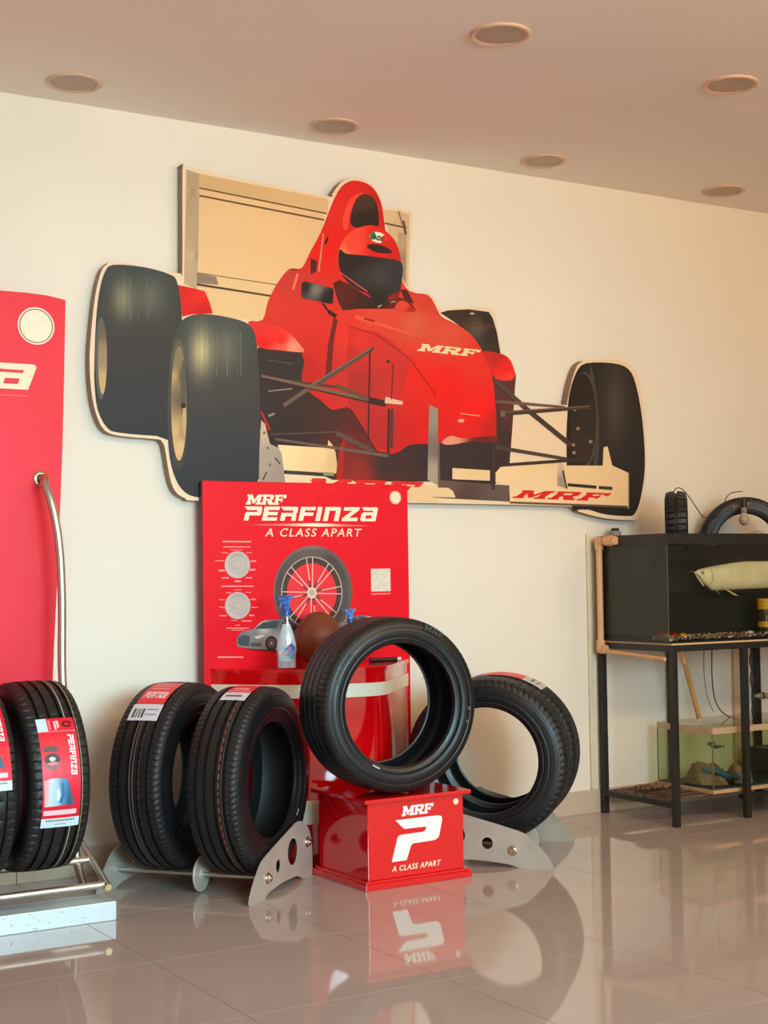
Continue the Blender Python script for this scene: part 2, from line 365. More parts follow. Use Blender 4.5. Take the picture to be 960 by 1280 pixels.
# tyres in the print
def rubber(y0, y1, top, mid, bot, glows, xs=(0, 0)):
    def f(x, y):
        t = (y-y0)/(y1-y0); c = [a+(b-a)*min(1, t*2.2) if t < .45 else b+(d-b)*(t-.45)/.55 for a, b, d in zip(top, mid, bot)]
        for (gx, gy, gw, gh, amp) in glows:
            g = math.exp(-((x-gx)/gw)**2-((y-gy)/gh)**2)*(1+.16*math.sin(x*1.9)+.1*math.sin(x*.9+1)); c = [v+g*a for v, a in zip(c, amp)]
        return c
    return f
def ptyre(name, poly, cols, extra, base=0, tone=(.92, .86, .80)): 
    k = Ink(onb, base, tone); k.area(rnd(poly, 3), cols, 4, 3.2); extra(k); return k.build(name, V_print, cut)
def ex1(k):
    k.ell(126,448,7,52,(98,94,86),5); k.ell(128,447,5.5,46,[(128,410,(120,112,100)),(128,445,(176,160,128)),(128,480,(226,198,148))],6)
    for x, c in ((163,(108,106,94)),(172,(92,92,86)),(184,(98,98,90)),(196,(84,86,82))): k.line((x,348), (x+1,398), 1.5, c, 6)
ptyre('rear_left_tyre_print', [(118,450),(120,400),(124,365),(131,340),(142,331),(180,334),(212,343),(221,352),(226,380),(228,430),(226,545),(196,545),(150,541),(134,535),(122,512),(118,480)],
 rubber(333, 545, (64,70,67), (64,59,57), (50,52,55), [(153,374,13,24,(84,74,46)), (188,372,20,24,(34,33,24))]), ex1)
def ex2(k):
    k.area(rnd([(212,500),(214,450),(219,428),(225,425),(231,440),(235,480),(235,530),(231,570),(224,588),(218,580),(213,545)]), [(214,500,(84,86,80)),(233,500,(64,62,58)),(222,430,(110,106,92))], 5)
    k.ell(223.5,504,10,72,[(217,470,(214,184,132)),(223,450,(150,140,112)),(229,470,(96,88,74)),(218,540,(238,206,150)),(225,560,(244,214,160)),(230,500,(120,110,92)),(229,540,(190,166,124))], 6)
    k.ell(229,486,3.4,36,(92,88,80),7); k.ell(230,525,2.4,20,(196,168,124),8); k.ell(229,507,3,3.5,(56,40,34),9)
    for x, c in ((270,(112,110,98)),(283,(120,118,104)),(296,(92,94,90)),(300,(108,108,100))): k.line((x,415), (x+1,470), 1.2, c, 6)
ptyre('front_left_tyre_print', [(209,530),(210,487),(214,437),(218,418),(226,402),(240,394),(262,393),(295,399),(312,407),(320,424),(324,475),(325,550),(323,615),(290,624),(250,622),(232,616),(220,600),(212,572)],
 rubber(393, 624, (70,75,72), (68,64,62), (46,50,58), [(251,440,14,30,(108,92,56)), (284,436,18,30,(42,38,26)), (212,500,6,90,(10,12,8))]), ex2, 3)
k = Ink(onb); k.area([(550,391),(560,388),(585,386.5),(611,390),(616,398),(621,415),(626,445),(602,440),(588,418),(567,402)], [(580,392,(60,44,36)),(612,420,(50,44,38)),(598,410,(96,84,72)),(608,398,(50,38,32))], 1)
k.line((577,405), (618,408), 1.5, (120,40,32), 2); k.ell(590,392,3,1.4,(180,160,140),3); k.build('rear_right_tyre_print', V_print, cut)
def ex3(k):
    k.ell(727,525,18,62,(40,33,29),5); k.ell(730,525,17,60,(84,76,68),6); k.ell(728.5,525,16.5,58,[(720,500,(44,34,30)),(730,560,(60,46,40)),(738,520,(52,44,38))],7)
    k.area(rnd([(737,462),(742,470),(748,520),(748,570),(742,582),(743,530)]), (74,68,62), 6)
    for (a, b) in ((718,512),(722,536),(716,556),(738,552),(717,566)): k.ell(a, b, 2.4, 2.2, (150,122,100), 9)
ptyre('front_right_tyre_print', [(708,560),(709,521),(713,488),(721,464),(733,454),(765,454),(785,461),(795,482),(803,527),(806,582),(801,621),(794,641),(785,645),(757,643),(736,637),(712,630)],
 rubber(453, 645, (46,40,36), (48,42,38), (44,38,36), [(770,505,15,48,(30,27,24)), (722,520,14,80,(-8,-8,-8))]), ex3, 0, (1, .98, .96))
# car body
RED = (238, 30, 26); k = Ink(onb)
k.area([(221,356),(236,359),(256,364),(262,378),(266,392),(240,393),(228,396),(224,380)], [(230,362,(222,34,28)),(250,370,(240,40,34)),(255,388,(214,22,18))], 3)
k.area([(628,448),(641,458),(645,470),(644,480),(640,540),(636,590),(618,606),(545,602),(420,602),(330,560),(322,520),(322,434),(380,440),(470,520),(540,540),(610,470)], [(340,480,(54,44,42)),(360,560,(50,40,36)),(430,560,(92,40,36)),(480,580,(56,42,40)),(600,580,(54,42,40)),(635,500,(96,50,46)),(630,560,(66,48,44))], 2)
k.area(rnd([(310,402),(328,400),(335,376),(348,352),(362,336),(377,335),(388,314),(400,292),(410,267),(417,250),(427,233),(440,226),(455,228),(467,236),(476,253),(480,275),(484,300),(500,345),(512,364),(535,369),(545,384),(552,396),(570,405),(588,418),(600,434),(612,458),(617,482),(620,521),(620,540),(618,552),(591,549),(564,552),(549,554),(525,555),(510,557),(492,567),(465,562),(440,520),(431,510),(415,512),(400,500),(377,480),(377,441),(322,433),(318,418)], 3),
 [(345,380,(224,52,40)),(360,350,(206,56,44)),(385,400,(226,46,36)),(420,260,(234,40,30)),(440,232,(226,34,26)),(408,310,(240,24,18)),(430,420,(236,50,40)),(400,440,(216,38,32)),(385,460,(196,32,28)),(470,395,(228,72,52)),(520,405,(222,92,66)),(560,420,(226,82,58)),(595,460,(236,48,38)),(560,480,(246,22,20)),(600,510,(250,26,24)),(520,470,(238,34,30)),(540,530,(226,24,22)),(480,500,(206,44,38)),(450,470,(200,46,40)),(500,545,(206,30,28)),(620,530,(200,34,28)),(540,376,(214,60,46)),(475,250,(200,34,24))], 5, 7)
# sidepod top, side panels and seams
k.area(rnd([(312,404),(340,405),(360,415),(374,430),(379,440),(350,438),(324,434),(318,420)]), [(330,410,(232,48,38)),(350,425,(246,30,24)),(365,434,(255,150,120)),(330,428,(240,24,18)),(350,434,(250,90,70))], 6, 3)
k.area([(417,397),(422,400),(417,425),(414,470),(406,472),(410,430)], (112,34,28), 6)
k.area([(436,410),(470,414),(492,428),(512,452),(500,500),(496,560),(470,560),(436,505),(433,450)], [(450,430,(230,48,40)),(480,440,(212,48,44)),(450,480,(176,44,40)),(490,500,(206,46,42)),(480,540,(184,40,36)),(440,440,(200,40,34))], 6, 5)
k.area([(432,508),(440,512),(472,564),(492,568),(550,555),(618,553),(617,600),(548,602),(424,600),(428,560)], [(436,560,(128,38,32)),(450,590,(150,40,36)),(480,580,(60,44,42)),(540,575,(56,44,44)),(600,575,(56,46,44)),(445,530,(90,36,32))], 6, 7)
k.area([(424,560),(431,545),(428,600),(420,600)], (176,36,30), 7)
k.line((436,408), (470,418), 1.4, (170,40,34), 8); k.line((470,418), (512,448), 1.4, (160,34,30), 8); k.line((512,448), (545,495), 1.3, (170,26,24), 8)
k.line((444,396), (520,420), 5, (236,92,70), 7, 2); k.line((455,398), (468,402), 3, (190,30,26), 8)
k.area(rnd([(563,545),(580,548),(618,545),(619,553),(590,552),(562,556),(552,553)]), [(565,550,(240,150,120)),(600,550,(110,36,34))], 8)
k.line((575,517), (600,520), 1.3, (255,150,130), 9); k.ell(576,526,4,2.2,(255,170,150),9)
# air intake and engine cover
k.area(rnd([(438,280),(440,262),(447,247),(456,243),(466,247),(472,260),(473,282),(465,286),(450,286)]), [(455,252,(78,50,40)),(458,275,(44,30,26))], 7)
k.area(rnd([(433,288),(437,268),(445,248),(455,241),(440,246),(431,262),(428,280)]), (255,74,54), 7)
k.area(rnd([(406,302),(410,295),(409,303),(405,306)]), (60,24,20), 8); k.area([(388,323),(396,326),(395,340),(388,343)], (84,30,26), 8)
k.line((362,337), (372,338), 1.2, (120,40,34), 8); k.line((404,292), (398,340), 1.6, (214,150,110), 7); k.line((372,342), (366,362), 3, (250,120,90), 7)
# right sidepod
k.area(rnd([(603,440),(620,441),(634,446),(641,458),(643,472),(633,476),(618,472),(610,455)]), [(620,448,(196,40,38)),(630,460,(240,30,26)),(634,472,(255,60,50))], 7, 3)
# cockpit opening, screen, mirror
k.area([(416,354),(424,350),(440,357),(465,372),(500,372),(512,376),(520,388),(495,386),(450,386),(428,388),(422,376)], [(430,365,(92,28,22)),(460,382,(58,30,26)),(510,382,(120,30,24))], 7)
k.area([(500,362),(508,362),(518,380),(505,374)], (88,32,26), 8); k.area(rnd([(494,388),(497,378),(504,376),(513,382),(518,390)]), [(505,382,(236,70,54)),(514,388,(190,34,28))], 9)
k.line((472,384), (482,378), 1.5, (190,170,150), 9); k.line((482,378), (494,377), 1.5, (170,150,130), 9)
k.area([(377,353),(382,352),(415,360),(417,363),(416,379),(412,380),(379,373),(376,370)], [(382,358,(40,34,32)),(394,362,(130,122,112)),(410,372,(34,26,24))], 9, 3)
k.line((403,379), (410,389), 2.5, (50,24,20), 8); k.line((410,389), (420,396), 5, (56,22,18), 8)
for (x, y) in ((458,500),(465,436),(485,452)): k.ell(x, y, 2, 2.4, (70,40,36), 9)
word(k, 'MRF', G, lambda a, b: (521+a*18.5, 438.5+a*2.0-b*9.5), (250,214,166), 10, .06, .35)
k.build('car_body_print', V_print, cut)
# helmet
k = Ink(onb)
k.area(rnd([(422,322),(426,305),(435,292),(450,284),(467,282),(482,289),(495,304),(501,326),(502,350),(498,366),(484,378),(462,372),(440,358),(427,342)]), [(445,292,(252,70,50)),(440,310,(255,70,48)),(470,290,(236,34,26)),(495,315,(214,30,22)),(430,320,(255,140,100)),(470,315,(228,28,20)),(450,355,(200,28,24))], 11, 4)
k.area(rnd([(424,312),(432,317),(450,319),(475,322),(501,328),(502,350),(497,370),(480,381),(468,378),(460,368),(446,362),(430,348),(423,330)]), [(435,330,(44,32,30)),(455,340,(58,50,50)),(475,345,(66,62,64)),(470,375,(40,32,30)),(495,345,(54,52,56)),(450,325,(38,28,26))], 12, 4)
k.line((424,340), (459,365), 1.2, (230,90,70), 13); k.area([(486,370),(500,364),(498,372),(484,377)], (150,30,28), 13)
k.area(rnd([(458,308),(466,305),(480,308),(490,315),(484,317),(468,315)]), (48,34,28), 13)
k.ell(472,297,10.5,6.6,(244,232,206),13,rot=.25); k.ell(465.5,295,3.4,5,(40,120,80),14,rot=.25); k.ell(479,299,3,4.6,(216,46,40),14,rot=.25)
k.build('helmet_print', V_print, cut)
text_mesh('helmet_badge_lettering', 'AGV', .026, M_black, cut, onb(466,299,22), (PI/2, .1, 0), width=.046, shear=.1, offset=.0012, depth=.0002)
# suspension
def bars(name, L):
    k = Ink(onb)
    for (a, b, w1, w2, c) in L: k.line(a, b, w1, c, 14, w2)
    return k.build(name, V_print, cut)
bars('left_suspension_print', [((326,471),(420,484),3,3,(84,60,50)),((354,507),(388,484),5,5,(112,86,74)),((386,486),(465,436),7,5.5,(96,74,64)),((388,482),(464,434.5),1.5,1.5,(136,108,90)),((326,470),(460,500),3.5,5,(126,94,74)),((326,472),(460,502.5),1.4,2,(66,44,38)),
 ((420,482),(460,499),5,4,(104,74,62)),((460,500),(482,505),8,8,(58,40,36)),((481,500),(503,504),8,4,(240,188,158)),((486,511),(485,567),3,3,(66,44,42)),((490,511),(489,560),3,3,(84,52,50)),((462,437),(460,552),1.8,1.8,(76,34,32)),
 ((491,455),(489,500),1.2,1.2,(110,40,38)),((337,543),(420,540),1.6,2,(92,70,62)),((344,549),(485,570),3,4,(112,88,76)),((420,541),(467,565),6,5,(98,74,66)),((335,489),(365,486),1.6,1.6,(150,130,112)),((335,520),(343,517),3,3,(140,130,120)),((326,515),(337,538),2.5,2.5,(190,40,36)),((334,450),(366,455),1,1,(96,88,80))])
bars('right_suspension_print', [((616,473),(655,509),5,6,(88,70,62)),((655,509),(714,557),6,6,(74,56,48)),((620,502),(706,509),4,3,(112,88,74)),((628,517),(738,509),6,4,(74,58,50)),((632,515),(736,507.5),1.2,1.2,(120,96,80)),((619,559),(709,574),5,4,(84,64,56)),((621,582),(733,574),4,4,(66,50,44)),((628,514),(628,521),6,6,(120,98,84))])
# front wing
k = Ink(onb)
k.area([(322,600),(326,596),(420,600),(470,603),(548,607),(548,628),(322,618)], [(340,606,(238,208,166)),(500,610,(240,200,150)),(420,604,(250,214,170))], 11)
k.area([(347,556),(409,560),(410,550),(415,556),(419,565),(421,580),(420,592),(354,589)], [(360,562,(250,218,164)),(400,570,(246,208,150)),(416,575,(226,186,136))], 12)
k.line((354,590), (418,594), 4.5, (64,54,44), 12); k.line((404,592), (417,593), 4, (150,150,110), 13)
k.area([(326,525),(331,530),(337,555),(348,560),(352,568),(354,585),(356,603),(323,605),(324,560)], [(328,535,(206,178,150)),(332,580,(174,156,140)),(348,590,(160,144,130))], 13)
for (x, y) in ((330,541),(334,560),(337,581)): k.ell(x, y, 1.6, 1.8, (120,100,88), 14)
k.line((343,572), (350,580), 1.6, (56,44,38), 14); k.line((328,600), (333,590), 1.6, (56,44,38), 14)
k.area([(547,600),(637,607),(637,627),(540,622),(547,612)], [(560,604,(112,84,74)),(620,615,(104,84,78)),(580,618,(90,66,60))], 12)
k.area([(540,609),(560,610),(566,614),(569,622),(530,621)], (238,204,154), 13)
k.area([(536,506),(547,511),(547,560),(547,606),(534,600),(535,540)], [(538,520,(160,140,124)),(544,560,(128,110,98)),(538,590,(176,156,136))], 14); k.line((548,554), (549,610), 2, (110,94,84), 14)
k.line((616,556), (616,612), 4, (68,52,50), 14)
k.area([(619,591),(626,583),(694,580),(697,567),(708,582),(753,582),(754,559),(759,558),(765,582),(785,591),(785,633),(637,627),(636,606),(619,603)], [(640,595,(246,210,160)),(720,595,(242,206,156)),(780,620,(238,200,150)),(680,620,(246,212,166))], 12)
k.area([(565,585),(612,588),(612,601),(565,599)], (240,204,152), 12)
k.area([(697,567),(704,582),(708,611),(696,607)], [(698,580,(214,190,162)),(704,604,(170,148,128))], 13); k.line((703,588), (708,611), 2, (70,50,42), 14)
k.line((709,606), (745,609), 4, (56,50,42), 13); k.line((748,609.5), (765,610.5), 4, (64,56,46), 13)
k.line((637,628), (785,633.5), 2.5, (108,82,68), 13); k.line((785,591), (785,636), 1.5, (190,160,130), 13)
word(k, 'MRF', G, lambda a, b: (639+a*27, 622.5+a*1.0-b*10.5), (222,38,34), 15, .12, .55)
word(k, 'MRF', G, lambda a, b: (372+a*34, 617+a*1.2-b*20), (226,40,36), 15, .12, .55)
k.build('front_wing_print', V_print, cut)

# ------------------------------------------------------------------ tyres
def arcpt(x, a, R): return Vector((x, -R*math.cos(a), R*math.sin(a)))
def make_tyre_meshes(R, W, r, grooves, pitches=72, sip=.0035, ribs=.8):
    gd, gw = .010, .0058
    def crown(x): return R-.005*(abs(x)/(.42*W))**2.5
    # tread profile
    pr = [(-.475*W, R-.026, 0), (-.455*W, R-.015, 1), (-.425*W, R-.0075, 1)]
    xs = sorted(grooves); prev = -.425*W
    for g in xs+[None]:
        end = .425*W if g is None else g*W-gw
        n = 3
        for q in range(1, n+1):
            x = prev+(end-prev)*q/n
            if g is None and q == n: break
            kind = 1 if (prev < -.4*W or g is None) else 2
            pr.append((x, crown(x), kind if q < n else 0))
        if g is not None:
            pr += [(g*W-gw*.75, crown(g*W)-gd, 0), (g*W+gw*.75, crown(g*W)-gd, 0), (g*W+gw, crown(g*W+gw), 0)]; prev = g*W+gw
    pr += [(.425*W, R-.0075, 1), (.455*W, R-.015, 1), (.475*W, R-.026, 0)]
    N = pitches; ring_off = (0, .72, .86); ver = []; fac = []; np_ = len(pr)
    for i in range(N):
        for j, of in enumerate(ring_off):
            a = 2*PI*(i+of)/N
            for (x, rr, kd) in pr:
                d = 0; aa = a
                if j == 2 and kd == 1: d = sip
                if j == 2 and kd == 2 and i % 2 == 0: d = sip*ribs
                sk_ = (x/W)*(.30 if kd != 1 else .10)*2*PI/N*6*.5
                ver.append(arcpt(x, aa+sk_, rr-d))
    T = N*3
    for i in range(T):
        for q in range(np_-1):
            a0, b0 = i*np_+q, ((i+1) % T)*np_+q; fac.append((a0, a0+1, b0+1, b0))
    def mesh(name, V, F, m, sm=True):
        me = bpy.data.meshes.new(name); me.from_pydata([tuple(v) for v in V], [], F); me.materials.append(m)
        bm = bmesh.new(); bm.from_mesh(me); bmesh.ops.recalc_face_normals(bm, faces=bm.faces[:]); bm.to_mesh(me); bm.free()
        me.shade_smooth(); me.set_sharp_from_angle(angle=math.radians(32)); return me
    out = {'tread': mesh('tread', ver, fac, M_rub)}
    def rev(name, prof, m, seg=120, thick=None):
        V = []; F = []; n = len(prof)
        for i in range(seg):
            for (x, rr) in prof: V.append(arcpt(x, 2*PI*i/seg, rr))
        for i in range(seg):
            for q in range(n-1): a0, b0 = i*n+q, ((i+1) % seg)*n+q; F.append((a0, a0+1, b0+1, b0))
        return mesh(name, V, F, m)
    h = R-r
    sw = [(.475, R-.026), (.485, R-.032), (.482, R-.034), (.492, R-.040), (.4975, r+h*.55), (.5, r+h*.46), (.494, r+h*.45), (.494, r+h*.38), (.497, r+h*.37), (.488, r+h*.26), (.468, r+.026), (.458, r+.024), (.462, r+.017), (.448, r+.012), (.436, r+.003), (.42, r), (.385, r-.001), (.375, r+.004)]
    out['sidewall'] = rev('sidewall', [(x*W, rr) for x, rr in sw], M_rubs)
    out['sidewall_far'] = rev('sidewall', [(-x*W, rr) for x, rr in sw], M_rubs)
    out['inner_liner'] = rev('inner_liner', [(.375*W, r+.004), (.39*W, r+.014), (.45*W, r+h*.4), (.46*W, r+h*.55), (.44*W, R-.03), (.36*W, R-.02), (.2*W, R-.015), (0, R-.014), (-.2*W, R-.015), (-.36*W, R-.02), (-.44*W, R-.03), (-.46*W, r+h*.55), (-.45*W, r+h*.4), (-.39*W, r+.014), (-.375*W, r+.004)], M_rubi)
    return out
def put_tyre(ms, label, loc, rz, group, name='tyre', spin=0):
    t = root(name, label, 'tyre', loc, rz, group)
    for k2, me in ms.items():
        o = bpy.data.objects.new('sidewall' if k2 == 'sidewall_far' else k2, me); C.objects.link(o); o.parent = t; o.rotation_euler = (spin, 0, 0)
    return t
def stripe(t, R, x, wd, col, dashed=False, name='paint_stripe'):
    V = []; F = []; n = 200; R = R-.005*(abs(x)/.085)**2.5+.0006
    for i in range(n):
        if dashed and i % 3 == 0: continue
        b = len(V)
        for a in (2*PI*i/n, 2*PI*(i+1)/n):
            V += [arcpt(x-wd/2, a, R), arcpt(x+wd/2, a, R)]
        F.append((b, b+1, b+3, b+2))
    me = bpy.data.meshes.new(name); me.from_pydata([tuple(v) for v in V], [], F)
    return link(name, me, mat('stripe_%d_%d_%d' % col, col, .6), t)
class Wrap(Ink):                       # ink area wrapped round a tyre tread: x in metres along the axle, a in degrees
    def __init__(s, R, W): super().__init__(lambda x, a, l: arcpt(x/1000, math.radians(a), R-.005*(abs(x/1000)/(.42*W))**2.5+.0012+.0002*l))
    def rect(s, x0, x1, a0, a1, col, lvl, skew=0):
        n = max(1, int(abs(a1-a0)/2)); 
        for i in range(n):
            b, c = a0+(a1-a0)*i/n, a0+(a1-a0)*(i+1)/n
            nx = 4
            for q in range(nx):
                u, v = x0+(x1-x0)*q/nx, x0+(x1-x0)*(q+1)/nx
                b0 = len(s.v)
                for (x, a) in ((u, b), (v, b), (v, c), (u, c)): s.v.append(s.pos(x+skew*(a-a0), a, lvl)); s.c.append((*lin(col), 1))
                s.f.append((b0, b0+1, b0+2, b0+3))
GRV = (-.26, -.09, .09, .26)
KA = dict(R=.304, W=.205, r=.2); KD = dict(R=.321, W=.2, r=.2); KS = dict(R=.309, W=.23, r=.216); KE = dict(R=.31, W=.2, r=.2)
mA = make_tyre_meshes(.304, .205, .2, GRV, 64); mC = make_tyre_meshes(.326, .205, .2, GRV, 90, .0025, .25)
mD = make_tyre_meshes(.321, .2, .198, GRV, 96, .0025, .25); mS = make_tyre_meshes(.309, .232, .216, (-.3, -.13, .05, .22), 90, .002, .2); mE = make_tyre_meshes(.31, .2, .2, GRV, 72, .004)
RC = (232, 20, 50); WH = (226, 234, 236); BL = (70, 140, 190); BK = (40, 36, 44)
def banner_label(t, R, W, x0, x1, a1, a0):
    # tall red tyre label: top strip, brand word running down, tyre picture, blue panel, white code strip
    k = Wrap(R, W); L = a1-a0; wx = x1-x0
    A = lambda f: a1-L*f; X = lambda f: x0+wx*f
    k.rect(X(0), X(1), A(0), A(1), RC, 0)
    k.rect(X(.0), X(.27), A(0), A(.13), (206,226,232), 1); k.rect(X(.3), X(.36), A(.02), A(.12), (250,120,130), 1); k.rect(X(.45), X(.5), A(.03), A(.12), (250,200,200), 1); k.rect(X(.52), X(.58), A(.03), A(.1), (250,200,200), 1)
    k.rect(X(.0), X(1), A(.132), A(.137), (250,170,170), 2)
    k.rect(X(.08), X(.45), A(.27), A(.32), (96,72,76), 1); 
    def el(cx, cy, rx, ry, c, l): k.area([(X(cx+rx*math.cos(q*PI/10)), A(cy+ry*math.sin(q*PI/10))) for q in range(20)], c, l)
    el(.80, .066, .135, .034, (60,20,24), 1); el(.78, .066, .06, .016, RC, 2); k.rect(X(.86), X(.96), A(.066), A(.082), RC, 2)
    el(.28, .42, .2, .055, (120,96,92), 1); el(.28, .385, .2, .05, (48,34,38), 2); el(.28, .385, .08, .02, (216,210,206), 3); el(.28, .425, .15, .015, (226,120,126), 3)
    k.area([(X(.03), A(.57)), (X(.25), A(.55)), (X(.62), A(.56)), (X(.7), A(.62)), (X(.84), A(.79)), (X(.05), A(.8))], [(X(.1), A(.6), (250,160,170)), (X(.2), A(.7), (206,226,228)), (X(.55), A(.65), BL), (X(.7), A(.75), (50,90,120)), (X(.35), A(.78), (180,216,226))], 2, 4)
    k.area([(X(.48), A(.59)), (X(.56), A(.62)), (X(.58), A(.7)), (X(.5), A(.77)), (X(.42), A(.77)), (X(.5), A(.7)), (X(.48), A(.63))], (56,110,160), 3)
    k.area([(X(.36), A(.66)), (X(.42), A(.64)), (X(.46), A(.7)), (X(.42), A(.75)), (X(.36), A(.74))], (236,244,246), 3)
    k.rect(X(.04), X(.9), A(.835), A(.88), (246,206,214), 1); k.rect(X(0), X(1), A(.91), A(1), (214,236,240), 2)
    for q in range(14): k.rect(X(.12+q*.055), X(.155+q*.055), A(.925), A(.94), (60,60,80), 3)
    k.rect(X(.35), X(.65), A(.965), A(.972), (130,150,170), 3)
    # brand word, read from the top down along the right side
    n = wlen('PERFINZA', H)
    def f(a, b): return (X(.75)+(b-.0)*wx*.16, A(.17)-(a/n)*L*.36)
    word(k, 'PERFINZA', H, f, (250,236,236), 4, .1, .22)
    n2 = wlen('MRF', G)
    return k.build('tyre_label', V_label, t)
# left banner stand holds two tyres whose treads face the room
AZB = (1.49, -.5, .447)
tB = put_tyre(mA, 'black tyre with a full tall red label, right-hand one on the banner rack', AZB, 0, 'tyres on the banner stand rack', spin=.3)
stripe(tB, .304, .032, .002, (206,200,180)); stripe(tB, .304, .064, .002, (170,156,110))
banner_label(tB, .304, .205, -62, 58, 41, -25)
tA = put_tyre(mA, 'black tyre cut off by the left edge of the photo, red label ending in white', (1.262, -.5, .442), 0, 'tyres on the banner stand rack')
banner_label(tA, .304, .205, -50, 72, 62, 1)
# left pair on the steel cradle
azD = math.radians(-51); aD = Vector((math.cos(azD), math.sin(azD), 0)); Dc = Vector((2.246, -.558, .378))
tD = put_tyre(mD, 'black tyre with an orange dashed tread line, nearest the red box on its left', Dc, azD, 'tyres on the left steel cradle')
stripe(tD, .321, .034, .003, (190,88,52), True); stripe(tD, .321, .044, .0012, (110,104,100))
k = Wrap(.321, .2); k.rect(-42, 52, 64, 90, RC, 0); k.rect(-42, 52, 62, 72, (214,220,224), 1); k.rect(-30, 30, 66, 68, (120,60,70), 2); k.rect(-38, 46, 74, 75, (245,190,190), 2); k.rect(-30, 30, 77, 80, (245,170,170), 2)
k.build('tyre_label', V_label, tD)
Cc = Dc-aD*.285; Cc.z = .057+.326
tC = put_tyre(mC, 'black tyre with white code label and tan tread lines, rear on the left cradle', Cc, azD, 'tyres on the left steel cradle', spin=.2)
stripe(tC, .326, -.008, .002, (130,116,98)); stripe(tC, .326, .004, .002, (130,116,98)); stripe(tC, .326, .026, .002, (140,66,76), True)
k = Wrap(.326, .205); k.rect(-56, 52, 50, 84, RC, 0); k.rect(-60, 54, 41, 54, (214,218,222), 1)
for (x, w_, a) in ((-48, 9, 43), (-34, 5, 43), (-24, 5, 43), (-14, 9, 43)): k.rect(x, x+w_, a, a+7, (76,76,84), 2)
k.rect(0, 44, 45, 46, (140,140,150), 2); k.rect(0, 44, 49, 50, (140,140,150), 2)
n = wlen('PERFINZA', H); word(k, 'PERFINZA', H, lambda a, b: (-44+84*a/n, 60+b*7), (250,225,225), 2)
for a in (71, 75, 79): k.rect(-40, 30, a, a+1.3, (246,150,150), 2)
k.build('tyre_label', V_label, tC)
# small barcode tag on the near sidewall beads
def sidetag(t, R0, W, a, da, h, col):
    b = bmesh.new(); v = []
    for (aa, rr) in ((a-da, R0), (a+da, R0), (a+da, R0+h), (a-da, R0+h)):
        p = arcpt(.5*W+.0008, math.radians(aa), rr); v.append(b.verts.new(p))
    b.faces.new(v); return obj('bead_tag', b, mat('tag_%d' % col[0], col, .6), t)
sidetag(tD, .222, .2, 180+38, 3.2, .006, (200,206,206))
# show tyre on the red box
azS = math.radians(-93.7); Sc = Vector((2.716, -.71, .6215))
tS = put_tyre(mS, 'low-profile black tyre standing alone on top of the red box', Sc, azS, None, name='tyre')
sidetag(tS, .229, .232, -62, 3.8, .006, (170,168,160))
def side_word(t, text, font, rad, W, a0, hgt, col, adir=-1, x=None, flip=False, gap=.12):
    k = Ink(None); k.pos = lambda a, b, l: arcpt((x or .5*W)+.0012, math.radians(a), b)
    deg = math.degrees(hgt/rad); word(k, text, font, lambda a, b: (a0+adir*a*deg, rad+(-b if flip else b)*hgt), col, 0, gap, .15); return k.build('sidewall_lettering', V_label, t)
side_word(tS, 'PERFINZA', H, .276, .232, 18, .012, (56,58,60), 1, flip=True)
side_word(tS, 'MRF', G, .276, .232, 108, .02, (50,52,54), 1)
for a in (5, 15): 
    b = bmesh.new(); lathe(b, [(.0035, 0), (.0055, 0), (.0055, .001), (.0035, .001)], 14, 'X', Matrix.Translation(arcpt(.5*.232, math.radians(180+a), .268)), True); obj('moulded_mark', b, mat('mark_grey', (120,122,120), .6), tS)
for a in (50, 86): 
    p = arcpt(-.48*.232, math.radians(180-a+30), .222); b = bmesh.new(); tube(b, [p, p+Vector((.004, 0, 0))-Vector((0, p.y, p.z)).normalized()*.014], [.0012, .0006], 6); obj('rubber_vent_hair', b, M_rubi, tS)
# right pair
azE = math.radians(-136); aE = Vector((math.cos(azE), math.sin(azE), 0)); Ec = Vector((3.26, -.56, .372))
tE = put_tyre(mE, 'front tyre of the pair right of the red box, wall showing through its hole', Ec, azE, 'tyres on the right steel cradle')
bm = bmesh.new(); bmesh.ops.create_uvsphere(bm, u_segments=10, v_segments=6, radius=.0035, matrix=Matrix.Translation(arcpt(.1, math.radians(77), .246))); obj('red_dot', bm, mat('red_dot_paint', (190,50,60), .6), tE)
Fc = Ec-aE*.235
tF = put_tyre(mE, 'rear tyre of the pair right of the red box, red and white tread label', Fc, azE, 'tyres on the right steel cradle', spin=.4)
k = Wrap(.31, .2); k.rect(-80, 82, 66, 118, RC, 0); k.rect(-80, 82, 66, 80, (60,20,26), 1); k.rect(-80, 82, 110, 126, (205,200,192), 1); k.rect(-50, 50, 115, 117, (90,90,96), 2); k.rect(-50, 50, 120, 121, (90,90,96), 2)
k.build('tyre_label', V_label, tF)

